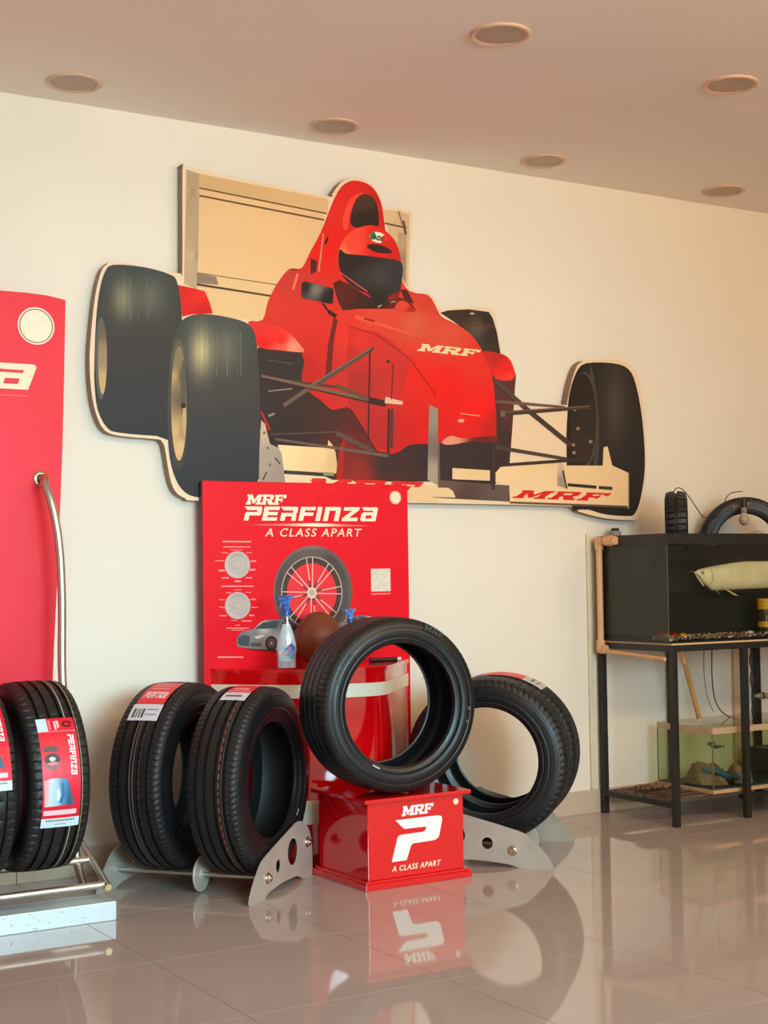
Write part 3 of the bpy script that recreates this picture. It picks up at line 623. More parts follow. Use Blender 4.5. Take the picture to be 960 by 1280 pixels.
# ------------------------------------------------------------------ steel cradles (two side plates, two rods, round spacer)
PL = [(0,.004),(.02,-.001),(.06,-.001),(.115,-.001),(.14,.006),(.172,.014),(.28,.024),(.40,.022),(.44,.010),(.47,.0),(.54,-.001),(.55,.02),(.55,.08),(.546,.118),(.53,.155),(.50,.185),(.46,.205),(.41,.209),(.35,.195),(.26,.172),(.15,.142),(.10,.124),(.065,.094),(.033,.062),(.006,.024)]
def arc(cx, cy, rx, ry, n=20): return [(cx+rx*math.cos(2*PI*i/n), cy+ry*math.sin(2*PI*i/n)) for i in range(n)]
def cradle(label, foot, b, a, L, discs, side):
    cs = (lambda s: s*.975) if side > 0 else (lambda s: s if s < .36 else .36+(s-.36)*.4)
    t = root('tyre_cradle', label, 'tyre stand', (foot.x, foot.y, 0), 0, None)
    bz = Vector((0, 0, 1))
    for q, off in enumerate((0, -L)):
        f = lambda s, z, e=0: b*cs(s)+bz*z+a*(off+e)
        bm = prism(bmesh.new(), rnd(PL, 3), [arc(.372,.113,.046,.047), arc(.243,.087,.021,.022,14)], lambda s, z: f(s, max(z, 0), 0), lambda s, z: f(s, max(z, 0), -.004))
        o = obj('side_plate', bm, M_plate, t)
        # folded flange at the tall end
        bm = bmesh.new(); P = [(.549,.01),(.549,.09),(.542,.128),(.518,.168)]
        for i in range(3):
            v = [bm.verts.new(f(*P[i], -.002)), bm.verts.new(f(*P[i+1], -.002)), bm.verts.new(f(P[i+1][0]+.004, P[i+1][1], -.03)), bm.verts.new(f(P[i][0]+.004, P[i][1], -.03))]; bm.faces.new(v)
        bmesh.ops.solidify(bm, geom=bm.faces[:], thickness=.003)
        obj('flange', bm, M_plate, t)
    for (s, z) in ((.148,.064),(.50,.125)):
        s = cs(s)
        p0, p1 = b*s+bz*z-a*.002, b*s+bz*z-a*(L-.002)
        tubeo('rod', [p0, p1], .0075, M_steel, t)
        for (p, d) in ((b*s+bz*z, a), (b*s+bz*z-a*(L+.004), -a)):
            bm = bmesh.new(); Mt = Matrix.Translation(p) @ d.to_track_quat('Z', 'Y').to_matrix().to_4x4()
            lathe(bm, [(.019,0),(.019,.003),(.013,.004),(.013,.012),(.010,.015),(.004,.015),(.003,.013),(0,.013)], 24, 'Z', Mt); obj('bolt', bm, M_bolt, t, True)
    for dd in discs:
        p = b*.148+bz*.064-a*dd; Mt = Matrix.Translation(p) @ a.to_track_quat('Z', 'Y').to_matrix().to_4x4()
        bm = bmesh.new(); lathe(bm, [(.0078,-.012),(.02,-.012),(.022,-.006),(.058,-.004),(.06,-.002),(.06,.002),(.058,.004),(.022,.006),(.02,.012),(.0078,.012)], 40, 'Z', Mt, True); obj('spacer_disc', bm, M_plate, t, True)
    return t
bD = Vector((-aD.y, aD.x, 0)); bE = Vector((aE.y, -aE.x, 0))
fD = Vector((2.126, -.799, 0))-bD*.012
fE = Vector((3.294, -.901, 0))
cradle('steel tyre cradle left of the red box with a round spacer disc between its tyres', fD, bD, aD, .57, [.25], 1)
cradle('steel tyre cradle right of the red box, its front plate half hidden by the box', fE, bE, aE, .57, [.23], -1)

# ------------------------------------------------------------------ red presentation box
bx = root('display_box', 'glossy red box with a white P emblem, carrying the single tyre', 'box', (2.76, -.645, 0), math.radians(1.0))
hx, hy, HZ = .222, .19, .3085
boxo('plinth', (-hx, hx, -hy, hy, 0, .022), M_redg, bx, .002); boxo('plinth_step', (-hx+.008, hx-.008, -hy+.008, hy-.008, .022, .03), M_redg, bx, .001)
boxo('body', (-hx+.022, hx-.022, -hy+.02, hy-.02, .03, HZ-.014), M_redg, bx, .002)
boxo('lid', (-hx, hx, -hy, hy, HZ-.014, HZ), M_redg, bx, .002)
yf = -hy+.02
kb = Ink(lambda x, z, l: Vector((x, yf-.0006-.0002*l, z)))
kb.glyph([PLOGO], lambda a, b: (-.105+a*.215, .085+b*.142), (248,246,236), 1); kb.build('p_emblem', V_panel, bx)
kb = Ink(lambda x, z, l: Vector((x, yf-.0006-.0002*l, z))); n = wlen('MRF', G, .02)+.2
word(kb, 'MRF', G, lambda a, b: (-.062+a*.135/n, .238+b*.034), (248,246,236), 1, .02); kb.build('brand_lettering', V_panel, bx)
text_mesh('tagline_lettering', 'A CLASS APART', .026, M_cream, bx, (-.105, yf-.0008, .052), (PI/2, 0, 0), width=.205, shear=.25, offset=.0006, space=1.15)
def roundel(parent, x, y, z, r):
    b = bmesh.new(); lathe(b, [(0, 0), (r, 0), (r, -.0012), (0, -.0012)], 32, 'Y', Matrix.Translation((x, y, z))); o = obj('round_badge', b, M_cream, parent)
    b = bmesh.new(); lathe(b, [(r*.86, -.0012), (r*.92, -.0012), (r*.92, -.0018), (r*.86, -.0018)], 32, 'Y', Matrix.Translation((x, y, z)), True); obj('badge_ring', b, mat('badge_ring_ink', (150,110,96), .5), o)
    return o
roundel(bx, .168, yf-.0004, .268, .0115)

# ------------------------------------------------------------------ red display counter with back panel
ct = root('display_counter', 'red display counter with tall printed back panel and cream stripes', 'display counter', (2.762, -.08, 0))
PX0, PX1, PY, PZ = -.473, .446, 0.0, 1.4465
boxo('back_panel', (PX0, PX1, 0, .025, .1, PZ), M_red, ct, .003)
boxo('panel_edge', (PX0-.003, PX0+.0, .006, .026, .1, PZ-.004), mat('dark_edge', (90,20,22), .5), ct)
plan = [(-.444,.0),(-.40,-.062),(-.33,-.15),(-.25,-.228),(-.16,-.288),(-.06,-.330),(.03,-.348),(.085,-.345),(.135,-.318),(.21,-.245),(.30,-.142),(.38,-.05),(.434,.0)]
def off(pl, d):
    out = []
    for i, p in enumerate(pl):
        a, b = pl[max(i-1, 0)], pl[min(i+1, len(pl)-1)]; t = Vector((b[0]-a[0], b[1]-a[1])).normalized(); out.append((p[0]+t.y*d, p[1]-t.x*d))
    return out
plan = [(p.x, p.y) for p in spline([(x, y, 0) for x, y in plan], 4)]
def slab(name, pl, z0, z1, m): return obj(name, prism(bmesh.new(), [(x, min(y, -.0005)) for x, y in pl], [], lambda a, b: Vector((a, b, z1)), lambda a, b: Vector((a, b, z0))), m, ct, True)
slab('counter_body', plan, .02, .716, M_redg); slab('counter_top', off(plan, .004), .716, .732, M_redg); slab('foot_board', off(plan, -.01), 0, .02, M_red)
def band(name, z0, z1, m):
    A = off(plan, .0012); bm = bmesh.new()
    v0 = [bm.verts.new((x, min(y, -.001), z0)) for x, y in A]; v1 = [bm.verts.new((x, min(y, -.001), z1)) for x, y in A]
    for i in range(len(A)-1): bm.faces.new((v0[i], v0[i+1], v1[i+1], v1[i]))
    return obj(name, bm, m, ct, True)
band('cream_stripe', .624, .674, M_cream); band('cream_stripe', .158, .246, M_cream)
YP = -.08
def onp(px, py, l=0):
    p = at(px, py, YP); return Vector((p.x-2.762, -.0008-.00018*l, p.z))
IW = (250, 232, 205)
k = Ink(onp); kk = wlen('MRF', G, .02)+.2
word(k, 'MRF', G, lambda a, b: (307+a*51/kk, 630.5+a*.15-b*12.5), IW, 1, .02); k.build('brand_lettering', V_panel, ct)
k = Ink(onp); kk = wlen('PERFINZA', H)+.22
word(k, 'PERFINZA', H, lambda a, b: (304.5+a*169/kk, 650.5+a*.12-b*17.5), IW, 1); k.build('perfinza_lettering', V_panel, ct)
k = Ink(onp)
k.area([(300,656),(390,654),(398,654),(470,657.5),(398,658.3),(385,658)], [(395,656,(255,240,205)),(330,656,(244,110,100)),(450,657,(244,120,110)),(302,656,(236,30,40)),(468,657.4,(236,30,40))], 1); k.build('underline', V_panel, ct)
pa, pb = onp(331, 670.5), onp(452, 671.5)
text_mesh('tagline_lettering', 'A CLASS APART', .045, M_cream, ct, (pa.x, -.001, pa.z), (PI/2, 0, 0), width=pb.x-pa.x, shear=.22, offset=.0004, space=1.2)
bp = onp(494, 622); roundel(ct, bp.x, -.0004, bp.z, .0275)
p0, p1 = onp(463.5,711), onp(488,739); boxo('blank_square_sticker', (p0.x, p1.x, -.0014, -.0004, p1.z, p0.z), mat('sticker_paper', (226,214,196), .6, noise=.12, nscale=60), ct)
p0, p1 = onp(464,741.5), onp(488,743); boxo('small_print_line', (p0.x, p1.x, -.0008, -.0003, p1.z, p0.z), mat('faint_pink_ink', (246,120,116), .5), ct)
# printed tyre and wheel
k = Ink(onp); cx, cy = 391, 740
k.ell(cx, cy, 49.5, 58, [(350,740,(112,98,92)),(390,686,(120,106,98)),(432,740,(96,86,84)),(400,700,(84,72,70)),(430,780,(84,76,76)),(360,780,(78,68,66))], 1, 48)
k.ell(cx-1.5, cy, 46, 54, [(352,740,(72,60,60)),(390,690,(98,84,78)),(430,740,(80,70,70)),(420,700,(70,60,58))], 2, 48); k.ell(cx-1.5, cy+1, 38.5, 45.5, (176,158,144), 3, 48); k.ell(cx-1.5, cy+1, 37, 44, (66,46,44), 4, 48); k.ell(cx-1.5, cy+1, 31, 37, (240,36,52), 5, 48)
k.build('printed_tyre', V_panel, ct)
k = Ink(onp)
for i in range(16):
    t = 2*PI*i/16+.12; t2 = t+(.09 if i % 2 else -.09)
    k.line((cx-1.5+5*math.cos(t), cy+1+6*math.sin(t)), (cx-1.5+37*math.cos(t2), cy+1+44*math.sin(t2)), 1.1, (236,196,180), 6)
    if i % 2: k.line((cx-1.5+4*math.cos(t), cy+1+5*math.sin(t)), (cx-1.5+13*math.cos(t), cy+1+16*math.sin(t)), 2.6, (120,56,56), 7)
k.ell(cx-1.5, cy+1, 6, 7, (226,204,186), 8); k.ell(cx-1.5, cy+1, 3.6, 4.2, (196,172,156), 9); k.build('printed_wheel_spokes', V_panel, ct)
for (x, y) in ((296.5,706),(297,757)):
    k = Ink(onp); k.ell(x, y, 16, 17, (196,178,170), 1, 36); k.ell(x, y, 14, 15, [(x-8,y,(206,188,178)),(x,y-8,(170,156,150)),(x+8,y+6,(190,172,164)),(x,y,(222,210,200))], 2)
    for q in (4, 7, 10): k.ell(x, y, q+.7, (q+.7)*1.07, (160,148,144), 12-q); k.ell(x, y, q, q*1.07, (200,184,176), 13-q)
    k.build('printed_tech_disc', V_panel, ct)
k = Ink(onp)
for q_, (x, y, w_, h_) in enumerate(((278,676,36,2),(279,683,34,1.3),(288,687,16,.8),(276,690.6,10,.8),(307,690.4,8,.8),(269,700.5,11,1),(313,700.5,7,1.8),(273,712,8,2.2),(312,711,7,2.4),(277,721.5,9,1.6),(307,721.5,8,1.6),(293,725.5,8,2),(276,732,41,1.6),(292,737,10,.8),(282,740.5,7,1),(306,740,8,.8),(274,749,7,1),(313,748.5,7,1.6),(274,758.5,7,1.2),(314,758.5,8,1.2),(274,769,9,1.4),(311,768.5,7,1.6),(289,775,7,.8),(302,775.5,12,1.4),(294,781,6,1),(283,784.5,28,1.2),(289,787,16,1),(272,820.5,32,1.8))):
    k.area([(x, y), (x+w_, y+w_*.004), (x+w_, y+h_), (x, y+h_)], (250,150,140), 1)
k.build('small_print', V_panel, ct)['kind'] = 'stuff'
def pcar(name, dx, dy, s, fl=1):
    k = Ink(lambda x, y, l: onp(dx+fl*(x-330)*s, dy+(y-795)*s, l))
    k.area(rnd([(296,806),(297,796),(303,790),(316,786),(327,777),(340,774.5),(356,775),(372,783),(384,790),(386,806),(376,812),(340,812),(318,811),(300,809)]), [(305,795,(112,112,110)),(330,786,(206,202,192)),(320,800,(132,136,136)),(345,780,(96,96,98)),(350,800,(176,172,164)),(315,790,(130,130,128)),(370,795,(128,126,124))], 2, 3)
    k.area([(318,786),(329,778),(341,776),(349,776.5),(345,785),(330,786)], (64,68,76), 4); k.area([(352,777),(358,777),(370,785),(350,785.5)], (58,62,70), 4)
    k.area([(298,797),(303,794),(312,795),(311,808),(301,807),(297,804)], (64,74,84), 4); k.area([(317,796),(328,793),(331,795),(322,799)], (232,228,214), 4)
    k.area([(313,803),(327,804),(326,808),(313,808)], (80,84,90), 4); k.ell(339,804,7.5,9,(40,36,40),5); k.ell(339,804,5.2,6.5,(104,84,84),6); k.ell(339,804,1.5,2,(190,180,170),7)
    k.ell(377,803,5,7,(44,40,42),5)
    k.area([(303,809),(350,812.5),(349,816),(310,812)], (112,14,22), 1)
    return k.build(name, V_panel, ct)
pcar('printed_silver_car', 330, 795, 1.0); pcar('printed_grey_car', 463, 786, .8, -1)

# things on the counter
def lathe_obj(name, prof, m, parent, seg=32): return obj(name, lathe(bmesh.new(), prof, seg), m, parent, True)
M_clear = glassmat('clear_plastic', (.97, .96, .96), .08, 1.45, 2.2); M_blue = mat('blue_plastic', (14, 84, 176), .3, noise=.05)
def bottle(label, loc, rz, flip=False):
    t = root('spray_bottle', label, 'bottle', loc, rz)
    body = lathe_obj('body', [(0,.001),(.024,.001),(.027,.004),(.0275,.012),(.0275,.05),(.030,.07),(.029,.095),(.024,.125),(.017,.150),(.012,.172),(.0105,.195),(.0105,.203),(0,.203)], M_clear, t)
    for v in body.data.vertices: v.co.y *= .66; v.co.x *= 1.35
    liq = lathe_obj('cleaning_liquid', [(0,.004),(.0235,.005),(.0245,.012),(.0245,.05),(.027,.07),(.0262,.095),(.0215,.123),(.0145,.150),(.0105,.168),(0,.169)], mat('pale_liquid', (196,206,214), .1), t)
    for v in liq.data.vertices: v.co.y *= .62; v.co.x *= 1.35
    k = Ink(lambda x, z, l: Vector((1.35*x/1000, -.66*math.sqrt(max(.0300**2-(x/1000)**2, 0))-.0006-.0002*l, z/1000)))
    k.area([(-22,28),(22,28),(24,60),(23,82),(12,98),(-4,80),(-23,74)], [(-10,40,(186,206,216)),(10,50,(70,140,190)),(10,88,(20,80,160)),(-15,60,(216,216,220)),(0,35,(206,214,214))], 1, 6)
    k.area(rnd([(-15,56),(-12,72),(-2,84),(10,76),(15,62),(10,50),(-4,48)]), (214,226,236), 2)
    k.area(rnd([(-14,56),(-8,66),(0,64),(14,70),(15,62),(4,57),(-6,52)]), (216,52,52), 3); k.line((4,76), (12,84), 5, (200,60,60), 3); k.line((-6,72), (2,78), 4, (40,110,180), 3)
    for z in (34, 39): k.line((-16,z), (16,z), 2, (60,110,130), 3)
    k.build('bottle_label', V_label, t)
    lathe_obj('collar', [(.011,.200),(.0145,.200),(.0145,.222),(.012,.226),(.011,.226)], M_blue, t)
    bm = bmesh.new(); P = [(-.030,.258),(-.030,.270),(-.012,.272),(.006,.275),(.030,.277),(.030,.268),(.018,.262),(.013,.246),(.012,.224),(-.012,.224),(-.012,.244),(-.020,.256)]
    prism(bm, P, [], lambda x, z: Vector((x, -.010, z)), lambda x, z: Vector((x, .010, z))); bmesh.ops.bevel(bm, geom=bm.edges[:], offset=.002, segments=2, affect='EDGES')
    obj('trigger_head', bm, M_blue, t, True)
    bm = bmesh.new(); prism(bm, [(-.020,.257),(-.014,.257),(-.016,.240),(-.023,.222),(-.027,.222),(-.022,.242)], [], lambda x, z: Vector((x, -.005, z)), lambda x, z: Vector((x, .005, z))); obj('trigger', bm, M_blue, t)
    return t
zc = .732
p = at(358.5, 832, -.30)
bottle('clear spray bottle with blue trigger head and label, left of the brown ball', (p.x, -.30, zc), -.42)
b2 = bottle('second blue-headed spray bottle mostly hidden between the brown ball and the tyre', (at(438, 790, -.19).x, -.19, zc), -.3); b2.scale = (.78, .78, .78)
bl = root('brown_ball', 'large smooth brown ball resting on the red counter', 'ball', (at(398.5, 800, -.21).x, -.21, zc))
bm = bmesh.new(); bmesh.ops.create_icosphere(bm, subdivisions=5, radius=.1)
for v in bm.verts:
    d = v.co.normalized(); v.co = Vector((d.x*.093, d.y*.093, d.z*.104)); v.co += d*.0025*math.sin(3*d.x+2*d.z)*math.cos(4*d.y)
    v.co.z += .1025
    if v.co.z < .0: v.co.z = 0
o = obj('ball_skin', bm, mat('brown_leather', (122, 62, 34), .42, noise=.12, nscale=6, bump=.25, bscale=160), bl, True)
b = bmesh.new(); lathe(b, [(.0015,0),(.004,0),(.004,.001),(.0015,.001)], 12, 'Z', Matrix.Translation((0, 0, .2065))); obj('valve', b, M_black, bl)
pn = root('marker_pen', 'black marker pen with a pale tip lying on the counter, seen through the upright tyre', 'pen', (at(482, 823, -.14).x, -.14, zc+.008))
tubeo('barrel', [(-.075, 0, 0), (.045, -.012, 0)], .008, M_black, pn); tubeo('cap', [(.046, -.012, 0), (.062, -.0137, 0)], .0075, M_alu, pn)

# ------------------------------------------------------------------ left banner stand with tyre rack
st = root('banner_stand', 'tall red banner on a tube-framed steel rack at the left edge of the photo', 'display stand', (0, 0, 0))
YL = -.16
def onl(px, py, l=0):
    p = at(px, py, YL); return Vector((p.x, YL-.0006-.0002*l, p.z))
edge = [(82,375),(81,420),(80,480),(78,560),(75,640),(72,720),(68,800),(66,851),(64,930),(63,1030)]
top = [at(82,375,YL), at(60,369.5,YL), at(35,366,YL), at(0,363,YL)]
P = [(p.x, p.z) for p in top]; xl, zl = P[-1]
P += [(xl-.15, zl+.008), (xl-.35, zl+.012), (xl-.60, zl+.008), (xl-.80, zl-.004), (xl-1.02, zl-.03), (xl-1.16, zl-.058), (xl-1.16, .13)] + [(at(x, y, YL).x, at(x, y, YL).z) for x, y in edge[::-1]][:-1]
bm = prism(bmesh.new(), P, [], lambda x, z: Vector((x, YL, z)), lambda x, z: Vector((x, YL+.022, z)))
pan = obj('banner_panel', bm, [mat('banner_edge', (226, 190, 160), .5), M_pink], st)
for f in pan.data.polygons:
    if abs(f.normal.y) > .9: f.material_index = 1
c = onl(45, 407.5); roundel(st, c.x, YL-.0004, c.z, .0665)
k = Ink(onl)
# lettering of the banner, only its last letters reach into the photo
n = wlen('PERFINZA', H)+.2; pe = at(52, 487, YL); hgt = at(30, 455, YL).z-at(30, 487, YL).z; wz = hgt*1.6*n/1.3
kk = Ink(lambda x, z, l: Vector((x, YL-.0006-.0002*l, z)))
sc_ = (hgt*1.28); word(kk, 'PERFINZA', H, lambda a, b: (pe.x-.02+(a-n)*sc_, at(30, 487, YL).z+b*hgt), (246,220,186), 1, .1, .3); kk.build('perfinza_lettering', V_panel, st)
z0 = at(20, 494.5, YL).z; boxo('thin_rule', (xl-1.0, at(36, 495, YL).x, YL-.0012, YL-.0004, z0-.001, z0+.0012), mat('pale_rule', (250,120,110), .5), st)
# curved tube from the rack up into the banner
q = at(50, 598, YL); RS = M_steel
tp = [(q.x, YL-.001, q.z), (q.x+.008, YL-.03, q.z-.002)]
for (x, y, yy) in ((56,606,-.225),(62,622,-.25),(68,645,-.265),(73,675,-.275),(76,710,-.28),(77.5,760,-.285),(78,850,-.295),(86,960,-.33),(93,1050,-.40),(98,1085,-.44)): 
    p = at(x, y, yy); tp.append(tuple(p))
p = at(105, 1114, -.5); tp.append((p.x, p.y, .062))
tubeo('curved_tube', spline(tp, 6), .0145, RS, st, 18)
bm = bmesh.new(); lathe(bm, [(.016,0),(.026,0),(.026,-.006),(.018,-.010),(.016,-.010)], 28, 'Y', Matrix.Translation((q.x, YL, q.z)), True); obj('tube_socket_ring', bm, mat('chrome_ring', (220,200,176), .2, metal=1), st, True)
RB, RF = Vector((1.741, -.25, .169)), Vector((1.669, -.71, .1015))
tubeo('end_rail', [RB, RF], .0115, RS, st)
tubeo('end_rail', [Vector((.309, RB.y, RB.z)), Vector((.309, RF.y, RF.z))], .0115, RS, st); tubeo('rail_post', [(.309, -.62, .06), (.309, -.62, .118)], .0115, RS, st)
def on_rail(y): f_ = (y-RB.y)/(RF.y-RB.y); return RB+(RF-RB)*f_
for y, x0 in ((-.685, .32), (-.44, .32)):
    p = on_rail(y); tubeo('rack_rod', [(x0, y, p.z), (p.x-.008, y, p.z)], .0115, RS, st)
bm = bmesh.new(); lathe(bm, [(0,0),(.0125,0),(.0125,.004),(.011,.006),(0,.006)], 24, 'Z', Matrix.Translation(RF) @ (RF-RB).normalized().to_track_quat('Z', 'Y').to_matrix().to_4x4()); obj('end_cap', bm, mat('brass_cap', (206,176,120), .35, metal=.8), st, True)
bm = bmesh.new(); lathe(bm, [(.0145,.06),(.024,.06),(.024,.066),(.0145,.07)], 24, 'Z', Matrix.Translation((p.x*0+tp[-1][0], tp[-1][1], 0)), True); obj('foot_flange', bm, RS, st, True)
boxo('base_channel', (.26, 1.687, -.735, -.60, 0, .06), M_alu, st, .003)
for i in range(34):
    pass
bm = bmesh.new()
for i in range(46):
    x, z, r_ = random.uniform(.9, 1.68), random.uniform(.006, .054), random.uniform(.0008, .0022)
    bmesh.ops.create_circle(bm, cap_ends=True, segments=8, radius=r_, matrix=Matrix.Translation((x, -.7354, z)) @ Matrix.Rotation(PI/2, 4, 'X'))
o = obj('rust_specks', bm, mat('rust', (104, 84, 70), .8), st); o['kind'] = 'stuff'

# ------------------------------------------------------------------ black aquarium on its steel frame
ax0, ax1, ay0, ay1 = 4.246, 5.75, -.488, -.035
fr = root('aquarium_stand', 'black steel frame stand carrying the large aquarium', 'stand', (4.246, -.26, 0))
ox, oy = -4.246, .26
def fb(name, d, m=M_black, bev=.001): return boxo(name, (d[0]+ox, d[1]+ox, d[2]+oy, d[3]+oy, d[4], d[5]), m, fr, bev)
LW = .027
for x in (4.246, 4.655, 5.2, 5.72):
    for y in (-.51, -.045):
        fb('leg', (x-.002, x-.002+LW, y, y+LW, 0, .735))
fb('top_rail', (4.244, 5.75, -.51, -.483, .735, .762)); fb('top_rail', (4.244, 5.75, -.045, -.018, .735, .762)); fb('top_rail', (4.244, 4.271, -.483, -.045, .735, .762))
fb('low_rail', (4.271, 5.72, -.045, -.02, .075, .098)); fb('low_rail', (4.244, 4.269, -.483, -.045, .078, .102)); fb('low_rail', (4.66, 5.75, -.47, -.45, .078, .098))
for i in range(6): fb('shelf_slat', (4.271, 5.72, -.42+i*.062, -.395+i*.062, .0985, .108), mat('old_wood', (104, 78, 58), .8, noise=.2, nscale=15))
fb('foam_strip', (4.25, 5.75, -.50, -.03, .7622, .769), mat('foam_board', (232, 190, 140), .7, noise=.05))
aq = root('aquarium', 'large black-sided glass aquarium with a pale fish and coloured gravel', 'aquarium', (4.246, -.26, .7693))
def ab(name, d, m, bev=0): return boxo(name, (d[0]+ox, d[1]+ox, d[2]+oy, d[3]+oy, d[4]-.7693, d[5]-.7693), m, aq, bev)
M_gl = glassmat('aquarium_glass', (.90, .92, .89), .005, 1.5, 1.6); M_gls = glassmat('smoked_side_glass', (.70, .72, .64), .005, 1.5, 1.0)
zt = 1.237
ab('bottom_panel', (ax0, ax1, ay0, ay1, .7695, .7755), M_tankb); ab('back_panel', (ax0, ax1, ay1-.006, ay1, .776, zt), M_tankb)
ab('front_glass', (ax0, ax1, ay0, ay0+.006, .776, zt-.045), M_gl); ab('side_glass', (ax0, ax0+.006, ay0+.0065, ay1-.0065, .776, zt-.045), M_gls)
ab('inner_partition', (ax0+.013, ax1, -.356, -.352, .776, zt-.05), M_tankb)
ab('side_backing', (ax0+.008, ax0+.012, -.375, ay1-.012, .80, zt-.05), M_tankb)
ab('top_rim', (ax0-.003, ax1, ay0-.003, ay0+.007, zt-.045, zt), M_black); ab('top_rim', (ax0-.003, ax0+.007, ay0+.007, ay1, zt-.045, zt), M_black); ab('top_rim', (ax0+.007, ax1, ay1-.01, ay1, zt-.045, zt), M_black)
tc_ = at(932, 678, -.19); RT = .213
ab('filter_ledge', (ax0+.013, ax1, -.351, ay1-.011, tc_.z-RT-.006, tc_.z-RT-.001), M_tankb); ab('cover_strip', (ax0+.013, 4.62, ay0+.012, ay1-.011, 1.128, 1.132), M_tankb)
ab('corner_seal', (ax0-.001, ax0+.001, ay0-.001, ay0+.001, .776, zt-.045), mat('seal', (90,92,80), .4))
# gravel bed: thousands of small stones, joined
bm = bmesh.new(); cols = [(150,120,96),(196,172,140),(176,72,52),(206,150,60),(70,92,84),(120,110,96),(214,204,186),(160,90,70)]
gm = [mat('gravel_%d' % i, c_, .5, noise=.15) for i, c_ in enumerate(cols)]
ico = bmesh.new(); bmesh.ops.create_icosphere(ico, subdivisions=1, radius=1); iv = [v.co.copy() for v in ico.verts]; fi = [[v.index for v in f.verts] for f in ico.faces]; ico.free()
V = []; F = []; MI = []
def pebble(x, y, z, r_, mi):
    b0 = len(V); s = (random.uniform(.8, 1.3), random.uniform(.8, 1.2), random.uniform(.6, .9)); a = random.random()*3
    for v in iv: V.append((x+r_*s[0]*(v.x*math.cos(a)-v.y*math.sin(a)), y+r_*s[1]*(v.x*math.sin(a)+v.y*math.cos(a)), z+r_*s[2]*v.z))
    for f in fi: F.append([b0+i for i in f]); MI.append(mi)
for i in range(2600):
    x = random.uniform(ax0+.02, 5.3); y = ay0+.012+abs(random.gauss(0, .09)); y = min(y, -.366)
    if i % 4 == 0: x = random.uniform(ax0+.014, ax0+.03); y = random.uniform(ay0+.012, -.366)
    pebble(x+ox, y+oy, .0125+random.uniform(0, .016), random.uniform(.0035, .0075), random.choice((0,0,0,1,2,3,4,4,5,5,6,7)))
me = bpy.data.meshes.new('gravel'); me.from_pydata(V, [], F); 
for g_ in gm: me.materials.append(g_)
me.polygons.foreach_set('material_index', MI); o = bpy.data.objects.new('gravel', me); C.objects.link(o); o.parent = aq; o['kind'] = 'stuff'
def stone(label, x, y, z, r_, col, grp=None, sq=.62, nm='glass_pebble'):
    bm = bmesh.new(); bmesh.ops.create_icosphere(bm, subdivisions=3, radius=r_)
    for v in bm.verts: v.co = Vector((v.co.x*1.25, v.co.y, v.co.z*sq)) + v.co.normalized()*r_*.06*math.sin(v.co.x*90+v.co.y*60)
    o = obj(nm, bm, mat('stone_%d_%d_%d' % col, col, .25, noise=.15), None, True); o.location = (x, y, z); tag(o, label, 'stone', grp); return o
stone('red rounded stone on the gravel left of the tank corner', ax0+.035, -.40, .803, .024, (140,24,26), 'coloured stones in the aquarium')
stone('yellow rounded stone beside the aquarium corner, on the side-glass half', ax0+.034, -.445, .799, .016, (206,160,30), 'coloured stones in the aquarium')
stone('dark red rounded stone on the gravel just right of the tank corner', ax0+.058, ay0+.035, .802, .022, (150,22,24), 'coloured stones in the aquarium')
stone('orange-yellow rounded stone right of the dark red one', ax0+.105, ay0+.032, .80, .018, (214,140,28), 'coloured stones in the aquarium')
stone('teal flat stone low at the tank corner', ax0+.055, ay0+.016, .793, .009, (40,110,90), 'coloured stones in the aquarium')
stone('small white stone on the gravel near the tank corner', ax0+.105, ay0+.014, .794, .007, (226,220,204), 'coloured stones in the aquarium')
stone('white flat stone on the gravel near the right edge', ax0+.50, ay0+.03, .80, .014, (214,204,190), 'coloured stones in the aquarium')
# fish (arowana-like): long compressed body, low tail fins running back, upturned mouth
fi_ = root('fish', 'long pale gold fish with an upturned mouth swimming in the large aquarium', 'fish', (at(868, 712, -.42).x, -.42, 1.055))
bm = bmesh.new(); st_ = []; NS, NR = 34, 20; LEN = .84
for i in range(NS+1):
    t = i/NS; x = t*LEN
    topz = .018+.042*min(1, (t/.35))**.6*(1-max(0, t-.6)*1.3); botz = .016-.085*min(1, t/.12)**.8*(1-.15*t) if t < .6 else (.016-.077*(1-(t-.6)*1.55))
    if i == 0: topz, botz = .016, .010
    wd = .004+.03*min(1, t/.2)**.7*(1-max(0, t-.55)*1.7); st_.append((x, topz, botz, wd))
rings = []
for (x, tz, bz_, wd) in st_:
    zc_, hz = (tz+bz_)/2, (tz-bz_)/2
    rings.append([bm.verts.new((x, wd*math.sin(2*PI*q/NR), zc_+hz*math.cos(2*PI*q/NR))) for q in range(NR)])
for i in range(NS):
    for q in range(NR): bm.faces.new((rings[i][q], rings[i][(q+1) % NR], rings[i+1][(q+1) % NR], rings[i+1][q]))
bm.faces.new(rings[0][::-1]); bm.faces.new(rings[-1])
mf = mat('fish_scales', (244, 228, 184), .3, metal=.0, noise=.08, nscale=20)
nt = mf.node_tree; vo = nt.nodes.new('ShaderNodeTexVoronoi'); vo.inputs['Scale'].default_value = 55; bpn = nt.nodes.new('ShaderNodeBump'); bpn.inputs['Strength'].default_value = .35; bpn.inputs['Distance'].default_value = .003
tcn = [n_ for n_ in nt.nodes if n_.type == 'TEX_COORD'][0]; nt.links.new(tcn.outputs['Object'], vo.inputs[0]); nt.links.new(vo.outputs[0], bpn.inputs['Height']); nt.links.new(bpn.outputs[0], nt.nodes['Principled BSDF'].inputs['Normal'])
obj('body', bm, mf, fi_, True)
M_fin = mat('fish_fin', (206, 184, 140), .4, noise=.1)
